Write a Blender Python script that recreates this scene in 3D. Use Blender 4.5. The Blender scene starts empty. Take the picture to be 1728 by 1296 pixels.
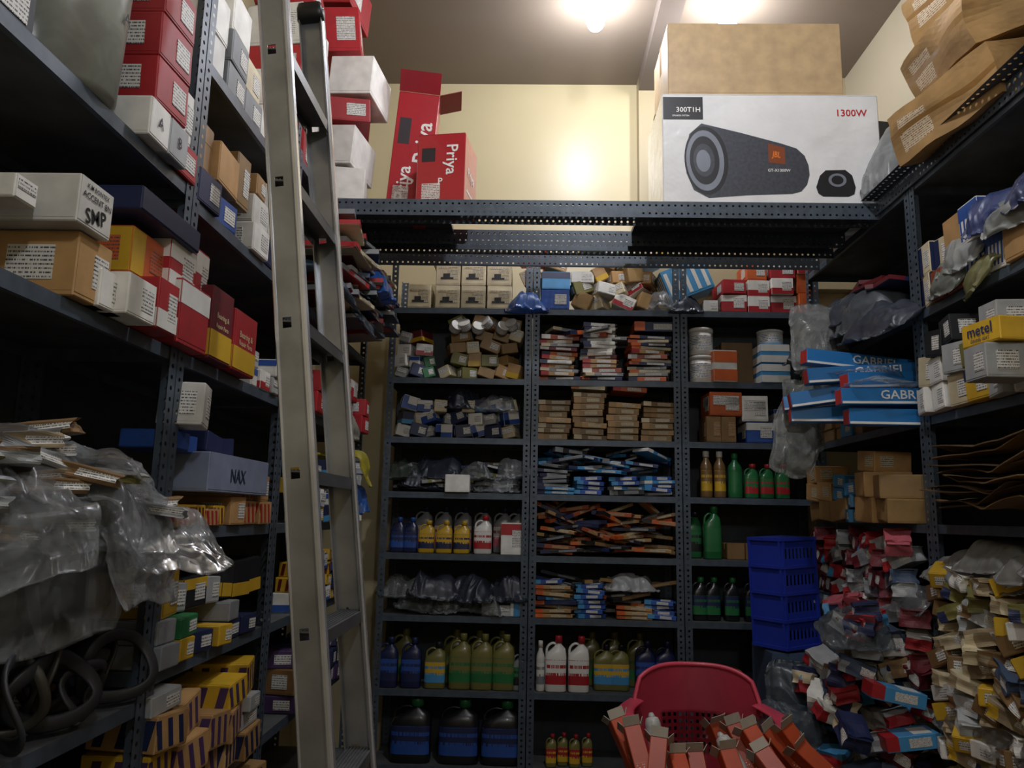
import bpy,bmesh,math,random
from mathutils import Vector,Matrix,noise
random.seed(11)
rnd=random.uniform
scene=bpy.context.scene
COL=scene.collection
scene.view_settings.view_transform='Standard'
scene.view_settings.exposure=0.0
D=math.radians
# ---------------------------------------------------------------- camera
CAMZ=1.5
F=1300.0
PITCH,YAW,ROLL=9.7,1.6,1.2
camd=bpy.data.cameras.new('camera'); cam=bpy.data.objects.new('camera',camd); COL.objects.link(cam)
CR=Matrix.Rotation(D(YAW),4,'Z')@Matrix.Rotation(D(90+PITCH),4,'X')@Matrix.Rotation(D(ROLL),4,'Z')
cam.matrix_world=Matrix.Translation((0,0,CAMZ))@CR
camd.sensor_width=36; camd.lens=36*F/1728; camd.clip_start=.05
scene.camera=cam
def bearing(u,v):
    return (CR.to_3x3()@Vector(((u-864)/F,(648-v)/F,-1)))
def onY(u,v,Y):
    d=bearing(u,v); k=Y/d.y; return Vector((d.x*k,Y,CAMZ+d.z*k))
def onX(u,v,X):
    d=bearing(u,v); k=X/d.x; return Vector((X,d.y*k,CAMZ+d.z*k))
# ---------------------------------------------------------------- materials
def lin(h):
    h=h.lstrip('#'); o=[]
    for i in (0,2,4):
        c=int(h[i:i+2],16)/255; o.append(c/12.92 if c<=.04045 else ((c+.055)/1.055)**2.4)
    return (*o,1)
MC={}
def mat(hexc,rough=.55,metal=0,var=.1,ns=9,nv=.12,bump=0,coat=0):
    key=(hexc,rough,metal,var,ns,nv,bump,coat)
    if key in MC: return MC[key]
    m=bpy.data.materials.new('paint_'+hexc.strip('#')); m.use_nodes=True
    nt=m.node_tree; N=nt.nodes; L=nt.links; b=N['Principled BSDF']
    b.inputs['Roughness'].default_value=rough; b.inputs['Metallic'].default_value=metal
    b.inputs['Coat Weight'].default_value=coat
    tc=N.new('ShaderNodeTexCoord'); no=N.new('ShaderNodeTexNoise'); no.inputs['Scale'].default_value=ns; no.inputs['Detail'].default_value=5
    L.new(tc.outputs['Object'],no.inputs['Vector'])
    oi=N.new('ShaderNodeObjectInfo')
    r1=N.new('ShaderNodeMapRange'); r1.inputs['To Min'].default_value=1-var; r1.inputs['To Max'].default_value=1+var
    L.new(oi.outputs['Random'],r1.inputs['Value'])
    r2=N.new('ShaderNodeMapRange'); r2.inputs['From Min'].default_value=.3; r2.inputs['From Max'].default_value=.7
    r2.inputs['To Min'].default_value=1-nv; r2.inputs['To Max'].default_value=1+nv
    L.new(no.outputs['Fac'],r2.inputs['Value'])
    mu=N.new('ShaderNodeMath'); mu.operation='MULTIPLY'; L.new(r1.outputs[0],mu.inputs[0]); L.new(r2.outputs[0],mu.inputs[1])
    hs=N.new('ShaderNodeHueSaturation'); hs.inputs['Color'].default_value=lin(hexc); L.new(mu.outputs[0],hs.inputs['Value'])
    L.new(hs.outputs['Color'],b.inputs['Base Color'])
    if bump:
        bp=N.new('ShaderNodeBump'); bp.inputs['Strength'].default_value=bump; bp.inputs['Distance'].default_value=.01
        n2=N.new('ShaderNodeTexNoise'); n2.inputs['Scale'].default_value=ns*3; L.new(tc.outputs['Object'],n2.inputs['Vector'])
        L.new(n2.outputs['Fac'],bp.inputs['Height']); L.new(bp.outputs['Normal'],b.inputs['Normal'])
    MC[key]=m; return m
def printm(bg,ink='#55565c',ls=160,cs=420,th=.47):
    key=('p',bg,ink,ls,cs,th)
    if key in MC: return MC[key]
    m=bpy.data.materials.new('printed_label'); m.use_nodes=True
    nt=m.node_tree; N=nt.nodes; L=nt.links; b=N['Principled BSDF']; b.inputs['Roughness'].default_value=.5
    tc=N.new('ShaderNodeTexCoord'); sp=N.new('ShaderNodeSeparateXYZ'); L.new(tc.outputs['Object'],sp.inputs[0])
    a=N.new('ShaderNodeMath'); a.operation='MULTIPLY'; a.inputs[1].default_value=ls; L.new(sp.outputs['Z'],a.inputs[0])
    fr=N.new('ShaderNodeMath'); fr.operation='FRACT'; L.new(a.outputs[0],fr.inputs[0])
    g=N.new('ShaderNodeMath'); g.operation='LESS_THAN'; g.inputs[1].default_value=.42; L.new(fr.outputs[0],g.inputs[0])
    fl=N.new('ShaderNodeMath'); fl.operation='FLOOR'; L.new(a.outputs[0],fl.inputs[0])
    f7=N.new('ShaderNodeMath'); f7.operation='MULTIPLY'; f7.inputs[1].default_value=7.31; L.new(fl.outputs[0],f7.inputs[0])
    xy=N.new('ShaderNodeMath'); xy.operation='ADD'; L.new(sp.outputs['X'],xy.inputs[0]); L.new(sp.outputs['Y'],xy.inputs[1])
    cb=N.new('ShaderNodeCombineXYZ'); L.new(f7.outputs[0],cb.inputs[1])
    xm=N.new('ShaderNodeMath'); xm.operation='MULTIPLY'; xm.inputs[1].default_value=cs; L.new(xy.outputs[0],xm.inputs[0]); L.new(xm.outputs[0],cb.inputs[0])
    no=N.new('ShaderNodeTexNoise'); no.inputs['Scale'].default_value=1; no.inputs['Detail'].default_value=1; L.new(cb.outputs[0],no.inputs['Vector'])
    g2=N.new('ShaderNodeMath'); g2.operation='GREATER_THAN'; g2.inputs[1].default_value=th; L.new(no.outputs['Fac'],g2.inputs[0])
    mm=N.new('ShaderNodeMath'); mm.operation='MULTIPLY'; L.new(g.outputs[0],mm.inputs[0]); L.new(g2.outputs[0],mm.inputs[1])
    mx=N.new('ShaderNodeMix'); mx.data_type='RGBA'; mx.inputs[6].default_value=lin(bg); mx.inputs[7].default_value=lin(ink)
    L.new(mm.outputs[0],mx.inputs[0]); L.new(mx.outputs[2],b.inputs['Base Color'])
    MC[key]=m; return m
def film(hexc,alpha=.5,rough=.25):
    key=('f',hexc,alpha,rough)
    if key in MC: return MC[key]
    m=bpy.data.materials.new('polythene_film'); m.use_nodes=True
    nt=m.node_tree; N=nt.nodes; L=nt.links; b=N['Principled BSDF']; out=N['Material Output']
    b.inputs['Base Color'].default_value=lin(hexc); b.inputs['Roughness'].default_value=rough+.15; b.inputs['Specular IOR Level'].default_value=.5
    tl=N.new('ShaderNodeBsdfTranslucent'); tl.inputs['Color'].default_value=lin(hexc)
    mt=N.new('ShaderNodeMixShader'); mt.inputs[0].default_value=.35; L.new(b.outputs[0],mt.inputs[1]); L.new(tl.outputs[0],mt.inputs[2])
    tr=N.new('ShaderNodeBsdfTransparent'); mx=N.new('ShaderNodeMixShader')
    no=N.new('ShaderNodeTexNoise'); no.inputs['Scale'].default_value=9; no.inputs['Detail'].default_value=3; no.inputs['Distortion'].default_value=1.0
    tc=N.new('ShaderNodeTexCoord'); L.new(tc.outputs['Object'],no.inputs['Vector'])
    r=N.new('ShaderNodeMapRange'); r.inputs['From Min'].default_value=.38; r.inputs['From Max'].default_value=.62
    r.inputs['To Min'].default_value=max(0,alpha-.15); r.inputs['To Max'].default_value=min(1,alpha+.15)
    L.new(no.outputs['Fac'],r.inputs['Value']); L.new(r.outputs[0],mx.inputs[0]); L.new(tr.outputs[0],mx.inputs[1]); L.new(mt.outputs[0],mx.inputs[2])
    gl=N.new('ShaderNodeBsdfGlossy'); gl.inputs['Roughness'].default_value=rough; gl.inputs['Color'].default_value=(1,1,1,1)
    fz=N.new('ShaderNodeFresnel'); fz.inputs['IOR'].default_value=1.3
    fm=N.new('ShaderNodeMath'); fm.operation='MULTIPLY'; fm.inputs[1].default_value=.6; L.new(fz.outputs[0],fm.inputs[0])
    m2=N.new('ShaderNodeMixShader'); L.new(fm.outputs[0],m2.inputs[0]); L.new(mx.outputs[0],m2.inputs[1]); L.new(gl.outputs[0],m2.inputs[2])
    L.new(m2.outputs[0],out.inputs['Surface']); MC[key]=m; return m
def emis(hexc,st):
    m=bpy.data.materials.new('glowing_diffuser'); m.use_nodes=True
    b=m.node_tree.nodes['Principled BSDF']; b.inputs['Emission Color'].default_value=lin(hexc); b.inputs['Emission Strength'].default_value=st
    b.inputs['Base Color'].default_value=lin(hexc); return m
STEEL=mat('#46505a',.42,.15,.04,20,.25)
SHADE_TONE=mat('#33383c',.6,.1,.04,8,.3)  # dark tone standing in for shade at the back of the racks
DUST=mat('#4d4f4f',.7,.1,.04,6,.35)
ALU=mat('#999b9e',.3,.7,.02,5,.35,.15)
TAPE=mat('#a8834f',.25,0,.05)
# ---------------------------------------------------------------- mesh tools
def cub(bm,x0,x1,y0,y1,z0,z1,m=0,bev=0):
    v=[bm.verts.new(p) for p in ((x0,y0,z0),(x1,y0,z0),(x1,y1,z0),(x0,y1,z0),(x0,y0,z1),(x1,y0,z1),(x1,y1,z1),(x0,y1,z1))]
    fs=[]
    for f in ((3,2,1,0),(4,5,6,7),(0,1,5,4),(1,2,6,5),(2,3,7,6),(3,0,4,7)):
        q=bm.faces.new([v[i] for i in f]); q.material_index=m; fs.append(q)
    if bev:
        es=set(e for f in fs for e in f.edges)
        r=bmesh.ops.bevel(bm,geom=list(es),offset=bev,segments=1,affect='EDGES')
        for f in r['faces']: f.material_index=m
    return v
def tomesh(bm,name,mats,smooth=False):
    me=bpy.data.meshes.new(name)
    bm.to_mesh(me); bm.free()
    for m in mats: me.materials.append(m)
    if smooth:
        for p in me.polygons: p.use_smooth=True
    return me
def loft(bm,secs,n=24,m=0,a0=0,a1=360,cap=True):
    full=abs(a1-a0)>=360; cnt=n if full else n+1
    rings=[]
    for (z,rx,ry,cx,cy,e) in secs:
        r=[]
        for i in range(cnt):
            a=D(a0+(a1-a0)*i/n); c,s=math.cos(a),math.sin(a)
            r.append(bm.verts.new((cx+rx*math.copysign(abs(c)**(2/e),c),cy+ry*math.copysign(abs(s)**(2/e),s),z)))
        rings.append(r)
    for a,b in zip(rings,rings[1:]):
        for i in range(cnt if full else cnt-1):
            j=(i+1)%cnt
            f=bm.faces.new((a[i],a[j],b[j],b[i])); f.material_index=m; f.smooth=True
    if cap and full:
        f=bm.faces.new(rings[0][::-1]); f.material_index=m
        f=bm.faces.new(rings[-1]); f.material_index=m
def tube(bm,pts,ra,rb=None,n=10,m=0,up=Vector((0,0,1)),closed=False):
    rb=rb or ra; pts=[Vector(p) for p in pts]; rings=[]; k=len(pts)
    for i,p in enumerate(pts):
        if closed: t=(pts[(i+1)%k]-pts[i-1])
        else: t=(pts[min(i+1,k-1)]-pts[max(i-1,0)])
        t.normalize(); s=t.cross(up)
        if s.length<.15: s=t.cross(Vector((0,1,0)) if abs(up.z)>.5 else Vector((0,0,1)))
        s.normalize(); u=s.cross(t)
        rings.append([bm.verts.new(p+s*ra*math.cos(2*math.pi*j/n)+u*rb*math.sin(2*math.pi*j/n)) for j in range(n)])
    rr=list(zip(rings,rings[1:]))+([(rings[-1],rings[0])] if closed else [])
    for a,b in rr:
        for j in range(n):
            f=bm.faces.new((a[j],a[(j+1)%n],b[(j+1)%n],b[j])); f.material_index=m; f.smooth=True
    if not closed:
        bm.faces.new(rings[0][::-1]).material_index=m; bm.faces.new(rings[-1]).material_index=m
def smoothpts(pts,n=5):
    P=[Vector(p) for p in pts]; out=[]
    for i in range(len(P)-1):
        p0=P[max(i-1,0)];p1=P[i];p2=P[i+1];p3=P[min(i+2,len(P)-1)]
        for k in range(n):
            t=k/n; out.append(.5*((2*p1)+(p2-p0)*t+(2*p0-5*p1+4*p2-p3)*t*t+(3*p1-p0-3*p2+p3)*t**3))
    out.append(P[-1]); return out
TXT={}
def textmesh(s,m):
    k=(s,m.name)
    if k in TXT: return TXT[k]
    c=bpy.data.curves.new('lettering','FONT'); c.body=s; c.size=1; c.align_x='CENTER'; c.align_y='CENTER'; c.extrude=.01; c.resolution_u=2; c.offset=.012
    o=bpy.data.objects.new('tmp',c); COL.objects.link(o); bpy.context.view_layer.update()
    me=bpy.data.meshes.new_from_object(o.evaluated_get(bpy.context.evaluated_depsgraph_get()))
    bpy.data.objects.remove(o); me.materials.clear(); me.materials.append(m); TXT[k]=me; return me
FACE={'F':Matrix.Rotation(D(90),4,'X'),'L':Matrix.Rotation(D(-90),4,'Z')@Matrix.Rotation(D(90),4,'X'),'R':Matrix.Rotation(D(90),4,'Z')@Matrix.Rotation(D(90),4,'X'),'T':Matrix.Identity(4)}
def link(o): COL.objects.link(o); return o
def child(par,name,me,M=None,label=None):
    o=bpy.data.objects.new(name,me); o.parent=par; o.matrix_local=M or Matrix.Identity(4)
    if label: o['label']=label
    return link(o)
def letter(par,s,size,loc,m,face='F',rot=0,sx=1):
    return child(par,'lettering',textmesh(s,m),Matrix.Translation(loc)@FACE[face]@Matrix.Rotation(D(rot),4,'Z')@Matrix.Diagonal((size*sx,size,size*.05,1)))
def top(name,me,M,label,cat,group=None):
    o=bpy.data.objects.new(name,me); o.matrix_world=M; o['label']=label; o['category']=cat
    if group: o['group']=group
    return link(o)
def structure(name,me,M=Matrix.Identity(4)):
    o=bpy.data.objects.new(name,me); o.matrix_world=M; o['kind']='structure'; return link(o)
class T: pass
def tpl(name,me,w,d,h,label,cat,parts=()):
    t=T(); t.name=name;t.me=me;t.w=w;t.d=d;t.h=h;t.label=label;t.cat=cat;t.parts=parts; return t
def spawn(t,M,group=None,label=None):
    o=top(t.name,t.me,M,label or t.label,t.cat,group)
    for p in t.parts: child(o,p[0],p[1],p[2])
    return o
# ---------------------------------------------------------------- product templates
PAL=dict(white='#d6d4cc',cream='#c4b796',tan='#ab8555',brown='#765a36',kraft='#927448',red='#9e2026',orange='#c25c2a',yellow='#c49d28',blue='#264b92',sky='#4187b6',navy='#1c2549',green='#236a3a',black='#191a1d',grey='#7f8284',silver='#a0a3a3',maroon='#601820',pink='#b05660',olive='#6f6b38',purple='#463058',rust='#96472a',bluegrey='#737c90',slate='#39485e',dull='#8d7d60',paletan='#b09670')
def boxT(w,d,h,c,style='L',acc='white',lab='white',name='carton',cat='box',ink='#4a4b52',ls=None,what=None,bev=.0025):
    bm=bmesh.new(); b=min(bev,h*.12)
    cub(bm,-w/2,w/2,-d/2,d/2,0,h,0,b)
    e=.0012; f=-d/2
    cub(bm,-w/2+.003,w/2-.003,f-e,f+.001,h*.07,h-.0005,0)
    cub(bm,-w/2+.002,w/2-.002,-d/2+.002,-.0015,h-.0005,h+.0010,0); cub(bm,-w/2+.002,w/2-.002,.0015,d/2-.002,h-.0005,h+.0010,0)
    cub(bm,-w/2-.0008,-w/2+.001,-d/2+.004,d/2-.004,h*.08,h*.96,0); cub(bm,w/2-.001,w/2+.0008,-d/2+.004,d/2-.004,h*.08,h*.96,0)
    g=.0022
    if 'B' in style:
        cub(bm,-w/2+.001,w/2-.001,f-g,f,h*.04,h*.40,1); cub(bm,-w/2-g,-w/2,-d/2+.002,d/2-.002,h*.04,h*.40,1); cub(bm,w/2,w/2+g,-d/2+.002,d/2-.002,h*.04,h*.40,1)
    if 'U' in style:
        cub(bm,-w/2+.001,w/2-.001,f-g,f,h*.62,h*.97,1); cub(bm,-w/2-g,-w/2,-d/2+.002,d/2-.002,h*.62,h*.97,1); cub(bm,w/2,w/2+g,-d/2+.002,d/2-.002,h*.62,h*.97,1)
    if 'E' in style:
        cub(bm,-w/2+.001,-w*.18,f-g,f,h*.03,h*.97,1); cub(bm,-w/2-g,-w/2,-d/2+.002,-d*.1,h*.03,h*.97,1); cub(bm,w/2,w/2+g,-d/2+.002,-d*.1,h*.03,h*.97,1)
    if 'S' in style or 'Z' in style:
        k=5 if 'S' in style else 3
        for i in range(k):
            x=-w/2+w*(i+.25)/k
            v=cub(bm,x,x+w*.4/k,f-g,f,h*.1,h*.9,1)
            if 'Z' in style:
                for q in v[4:]: q.co.x-=w*.12
        for i in range(k):
            y=-d/2+d*(i+.3)/k
            v=cub(bm,-w/2-g,-w/2,y,y+d*.4/k,h*.1,h*.9,1); v2=cub(bm,w/2,w/2+g,y,y+d*.4/k,h*.1,h*.9,1)
            if 'Z' in style:
                for q in v[4:]+v2[4:]: q.co.y-=d*.08
    if 'L' in style:
        x0=-w*.02; cub(bm,x0,w*.40,f-g*1.3,f,h*.24,h*.78,2)
        cub(bm,-w/2-g*1.3,-w/2,-d*.34,d*.0,h*.24,h*.78,2); cub(bm,w/2,w/2+g*1.3,-d*.34,d*.0,h*.24,h*.78,2)
    if 'M' in style:
        cub(bm,-w*.4,w*.4,f-g*1.3,f,h*.45,h*.85,2); cub(bm,-w/2-g*1.3,-w/2,-d*.38,d*.2,h*.45,h*.85,2); cub(bm,w/2,w/2+g*1.3,-d*.38,d*.2,h*.45,h*.85,2)
    if 'I' in style:
        cub(bm,-w*.3,w*.22,f-g*1.5,f,h*.25,h*.34,4); cub(bm,-w*.2,w*.08,f-g*1.5,f,h*.34,h*.5,4); cub(bm,-w*.38,w*.38,f-g*1.5,f,h*.72,h*.8,2)
    if 'T' in style:
        tw=min(.024,w*.12); cub(bm,-w/2-.0015,w/2+.0015,-tw,tw,h,h+.0018,3); cub(bm,-w/2-.0018,-w/2,-tw,tw,h*.6,h+.001,3); cub(bm,w/2,w/2+.0018,-tw,tw,h*.6,h+.001,3)
    C=PAL[c]; A=PAL[acc]
    me=tomesh(bm,name,[mat(C,.5,0,.18,14,.14),mat(A,.45,0,.1,14,.08),printm(PAL[lab],ink,ls or max(110,6.5/h),420),TAPE,mat('#1c1c1c')])
    return tpl(name,me,w,d,h,what or f'{c} cardboard box with {acc} print on shelf',cat)
def SB(*a,**k): return boxT(*a,name='parts_box',**k)
def packT(w,d,h,c,acc,lab='white',name='flat_packet'):
    bm=bmesh.new(); cub(bm,-w/2,w/2,-d/2,d/2,0,h,0,min(.002,h*.2))
    cub(bm,-w*.08,w*.33,-d/2-.0012,-d/2,h*.2,h*.8,2)
    cub(bm,-w*.5-.001,-w*.27,-d/2-.0018,d/2,h*.1,h+.0008,1)
    cub(bm,w*.05,w*.4,-d*.4,d*.3,h,h+.0009,2)
    cub(bm,w/2-.001,w/2+.012,-d/2+.002,d/2-.002,h*.8,h*.8+.0008,0)
    me=tomesh(bm,name,[mat(PAL[c],.45,0,.22,14,.1),mat(PAL[acc],.45,0,.15),printm(PAL[lab],'#55555c',260,400)])
    return tpl(name,me,w,d,h,f'flat {c} and {acc} spare-part packet on shelf','packet')
def crushT(w,d,h,c,acc,seed,name='crushed_packet',k=1,flap=True,what=None):
    bm=bmesh.new(); bmesh.ops.create_cube(bm,size=1); bmesh.ops.subdivide_edges(bm,edges=bm.edges[:],cuts=7,use_grid_fill=True)
    for f in bm.faces:
        cz=f.calc_center_median(); f.material_index=1 if (cz.x<-.2 and cz.z<.3) else (2 if (abs(cz.y)>.49 and cz.x>.1 and abs(cz.z)<.25) else 0)
    for v in bm.verts:
        p=v.co*2.0+Vector((seed*3.1,seed,0)); n=Vector((noise.noise(p),noise.noise(p+Vector((9,0,0))),noise.noise(p+Vector((0,9,0)))))
        v.co=Vector(((v.co.x+n.x*.10*k)*w,(v.co.y+n.y*.12*k)*d,(v.co.z+.5+n.z*.16*k*(v.co.z+.5))*h))
    if flap:
        v=cub(bm,w*.46,w*.60,-d*.42,d*.42,h*.9-.0006,h*.9+.0006,0)
        bmesh.ops.rotate(bm,verts=v,cent=(w*.48,0,h*.9),matrix=Matrix.Rotation(-rnd(-.3,.6),3,'Y'))
    me=tomesh(bm,name,[mat(PAL[c],.6,0,.2,14,.15),mat(PAL[acc],.5,0,.15),printm(PAL['white'],'#55555c',200,400)])
    return tpl(name,me,w,d,h,what or f'crumpled {c} and {acc} parts packet','packet')
def bagT(sx,sy,sz,seed,m,name='plastic_bag',label='crumpled clear plastic bag of spare parts',inner=None,droop=0,nx=54,ny=46,fl=.16,wr=1.0):
    """soft polythene pouch: two wrinkled skins meeting in a wavy flat seam"""
    bm=bmesh.new(); sd=Vector((seed*7.3,seed*1.7,seed*.37))
    def ridg(p): return (1-min(1,2.4*abs(noise.noise(p))))**2
    rows={}
    for side in(0,1):
        for j in range(ny+1):
            for i in range(nx+1):
                a=-1+2*i/nx; b=-1+2*j/ny
                if side==1 and (i in(0,nx) or j in(0,ny)): rows[1,i,j]=rows[0,i,j]; continue
                ra=max(0,1-(abs(a)/(1-fl))**3) ; rb=max(0,1-(abs(b)/(1-fl))**3)
                t=(ra*rb)**.5
                w1=noise.noise(Vector((a*1.1,b*1.1,0))+sd); w2=noise.noise(Vector((a*1.1,b*1.1,5))+sd)
                cut=1-.10*(abs(a*b))**3
                x=(a*cut+w1*.2)*sx/2; y=(b*cut+w2*.2)*sy/2
                q=Vector((a*sx*8,b*sy*5,side*3))+sd
                q2=q+Vector((noise.noise(q*.5)*1.5,noise.noise(q*.5+Vector((3,3,3)))*1.5,0))
                cr=ridg(q2*.55)*.62+ridg(q2*1.2)*.3+ridg(q2*2.4)*.08
                amp=(.12*sz+.006)*wr
                if side==0: z=t*sz*(.72+.35*noise.noise(Vector((a*1.5,b*1.5,8))+sd))+ (cr-.35)*amp*1.5+ .10*sz+(1-t)*.05*sz*noise.noise(Vector((a*4,b*4,2))+sd)*3
                else: z=-.0+.05*sz*(1-t)+(cr-.35)*.012
                z=max(z,.002*(1-side))
                if droop:
                    lim=-sy*.08
                    if y<lim:
                        e=lim-y; ang=min(1,e/(sy*.12))*D(droop)
                        y=lim-e*math.cos(ang)*.9-z*math.sin(ang)*.8; z=z*math.cos(ang)-e*math.sin(ang)
                rows[side,i,j]=bm.verts.new((x,y,z))
        for j in range(ny):
            for i in range(nx):
                q=[rows[side,i,j],rows[side,i+1,j],rows[side,i+1,j+1],rows[side,i,j+1]]
                if side: q=q[::-1]
                f=bm.faces.new(q); f.smooth=True
    mats=[m]
    if inner:
        mats.append(inner)
        for i in range(8):
            L=rnd(.2,.5)*sx; cx,cy=rnd(-.2,.2)*sx,rnd(-.05,.25)*sy
            z0=rnd(.15,.5)*sz
            cub(bm,cx-L/2,cx+L/2,cy-.014,cy+.014,z0,z0+rnd(.008,.02),1,.002)
    me=tomesh(bm,name,mats)
    return tpl(name,me,sx*.85,sy*.8,sz*.85,label,'bag')
def bottleT(w,d,h,c,capc,labc,kind='jug',acc='red'):
    bm=bmesh.new(); W=w/2; Dp=d/2; nr=min(W,Dp)*.42
    if kind=='jug':
        cx=W*.28
        secs=[(0,W*.9,Dp*.88,0,0,4),(.008,W,Dp,0,0,4),(h*.3,W*.98,Dp*.98,0,0,4),(h*.6,W,Dp,0,0,4),(h*.68,W*.93,Dp*.95,W*.05,0,3.5),(h*.77,W*.62,Dp*.8,cx,0,3),(h*.84,nr*1.1,nr*1.1,cx,0,2),(h*.9,nr,nr,cx,0,2)]
    else:
        cx=0; secs=[(0,W*.9,Dp*.9,0,0,2),(.006,W,Dp,0,0,2),(h*.2,W,Dp,0,0,2),(h*.22,W*.96,Dp*.96,0,0,2),(h*.6,W*.96,Dp*.96,0,0,2),(h*.64,W,Dp,0,0,2),(h*.72,W*.85,Dp*.85,0,0,2),(h*.82,nr*1.1,nr*1.1,0,0,2),(h*.9,nr,nr,0,0,2)]
    loft(bm,secs,28,0)
    body=tomesh(bm,'bottle_body',[mat(PAL[c],.3,0,.08,6,.05,0,.3)])
    bm=bmesh.new(); R=nr*1.25
    loft(bm,[(h*.87,R*1.05,R*1.05,cx,0,2),(h*.985,R,R,cx,0,2),(h,R*.9,R*.9,cx,0,2)],20,0)
    cap=tomesh(bm,'cap',[mat(PAL[capc],.4)])
    bm=bmesh.new(); e=4 if kind=='jug' else 2
    loft(bm,[(h*.14,W*1.012,Dp*1.015,0,0,e),(h*.3,W*1.005,Dp*1.01,0,0,e),(h*.301,W*1.005,Dp*1.01,0,0,e),(h*.58,W*1.012,Dp*1.015,0,0,e)],16,0,205,335,False)
    for f in bm.faces:
        if f.calc_center_median().z<h*.3: f.material_index=1
    lab=tomesh(bm,'label',[printm(PAL[labc],PAL[acc],7/h,140,.45),mat(PAL[acc],.4)])
    parts=[('cap',cap,Matrix.Identity(4)),('label',lab,Matrix.Identity(4))]
    if kind=='jug':
        bm=bmesh.new()
        tube(bm,smoothpts([(cx-nr*.6,0,h*.84),(-W*.35,0,h*.86),(-W*.8,0,h*.78),(-W*.86,0,h*.62)],5),.006*h/.25,.009*h/.25,8,0,Vector((0,1,0)))
        parts.append(('handle',tomesh(bm,'handle',[mat(PAL[c],.3,0,.08,6,.05,0,.3)]),Matrix.Identity(4)))
    return tpl('oil_bottle',body,w,d,h,f'{c} plastic oil bottle with {capc} cap and {labc} label','bottle',parts)
def tinT(r,h,c,capc):
    bm=bmesh.new(); loft(bm,[(0,r*.96,r*.96,0,0,2),(.004,r,r,0,0,2),(h*.86,r,r,0,0,2)],28,0); loft(bm,[(h*.15,r*1.01,r*1.01,0,0,2),(h*.7,r*1.01,r*1.01,0,0,2)],28,1,180,360,False)
    body=tomesh(bm,'tin_body',[mat(PAL[c],.4),printm('#d2d0c6','#5a6a90',100,200)])
    bm=bmesh.new(); loft(bm,[(h*.85,r*1.04,r*1.04,0,0,2),(h*.97,r*1.04,r*1.04,0,0,2),(h,r*.98,r*.98,0,0,2),(h*.985,r*.9,r*.9,0,0,2)],28,0)
    return tpl('plastic_tub',body,2*r,2*r,h,f'round {c} tub with {capc} lid','tub',[('lid',tomesh(bm,'lid',[mat(PAL[capc],.4)]),Matrix.Identity(4))])
# ---------------------------------------------------------------- racks
def angleM(length,width=.04,pitch=.03,rows=1,r=.0065,m=STEEL):
    bm=bmesh.new(); n=int(length/pitch); pz=length/n; pw=width/rows
    for pl in (0,1):
        for k in range(n):
            for j in range(rows):
                cz=(k+.5)*pz; cw=(j+.5)*pw
                out=[(pw/2,0),(pw/2,pz/2),(0,pz/2),(-pw/2,pz/2),(-pw/2,0),(-pw/2,-pz/2),(0,-pz/2),(pw/2,-pz/2)]
                P=lambda a,b:(cw+a,0,cz+b) if pl==0 else (0,cw+a,cz+b)
                vo=[bm.verts.new(P(a,b)) for a,b in out]; vi=[bm.verts.new(P(r*math.cos(i*math.pi/4),r*math.sin(i*math.pi/4))) for i in range(8)]
                for i in range(8): bm.faces.new((vo[i],vo[(i+1)%8],vi[(i+1)%8],vi[i]))
    bmesh.ops.remove_doubles(bm,verts=bm.verts[:],dist=.0003)
    return tomesh(bm,'slotted_angle',[m])
def shelfM(w,d,lip=.035):
    bm=bmesh.new(); e=.0012
    cub(bm,-w/2,w/2,0,d,-e,0,1); cub(bm,-w/2,w/2,0,e,-lip,-e,0); cub(bm,-w/2,w/2,d-e,d,-lip,-e,0)
    cub(bm,-w/2,-w/2+e,0,d,-lip,-e,0); cub(bm,w/2-e,w/2,0,d,-lip,-e,0)
    cub(bm,-w/2,w/2,e,.014,-lip,-lip+e,0)
    return tomesh(bm,'steel_shelf',[STEEL,DUST])
class Rk: pass
def frame(M): r=Rk(); r.M=M; return r
BACK=frame(Matrix.Translation((0,4.5,0)))
XL,XR=-.98,1.6
LEFT=frame(Matrix.Translation((XL,0,0))@Matrix.Rotation(D(90),4,'Z'))
RIGHT=frame(Matrix.Translation((XR,0,0))@Matrix.Rotation(D(-90),4,'Z'))
AM={}
def rack(R,s0,s1,depth,levels,ztop,label,panel=False):
    e=bpy.data.objects.new('steel_rack',None); e.matrix_world=R.M@Matrix.Translation(((s0+s1)/2,0,0)); e['label']=label; e['category']='shelf rack'; e['group']='slotted steel storage racks'; link(e)
    w=s1-s0
    if ztop not in AM: AM[ztop]=angleM(ztop)
    for sx in(-1,1):
        for y,sy in((-.003,1),(depth+.003,-1)):
            child(e,'upright',AM[ztop],Matrix.Translation((sx*(w/2-.001),y,0))@Matrix.Diagonal((-sx,sy,1,1)))
    sm=shelfM(w-.01,depth)
    for z in levels: child(e,'shelf',sm,Matrix.Translation((0,0,z)))
    if panel:
        bm=bmesh.new(); cub(bm,-w/2,w/2,depth+.005,depth+.007,.1,(2.72 if R is BACK else ztop-.05)); child(e,'shade_panel',tomesh(bm,'shade_panel',[SHADE_TONE]))  # dark sheet added in place of the shade behind the shelves
    return e
BL=[.142,.535,.935,1.277,1.626,1.945,2.30,2.73]
BDEP=.38
rack(BACK,-.87,-.012,BDEP,BL,3.0,'dark grey slotted steel rack packed with boxes and oil bottles',True)
rack(BACK,-.008,.868,BDEP,BL,3.0,'dark grey slotted steel rack stacked with flat packets',True)
rack(BACK,.872,1.70,BDEP,BL,3.0,'dark grey slotted steel rack with tubs and bottles',True)
LL=[.25,.68,1.08,1.45,1.93,2.38,2.82]
rack(LEFT,1.13,2.048,.4,[.2,.6,1.02,1.42,1.93,2.40],3.25,'dark steel rack holding cartons and bagged parts',True)
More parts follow.
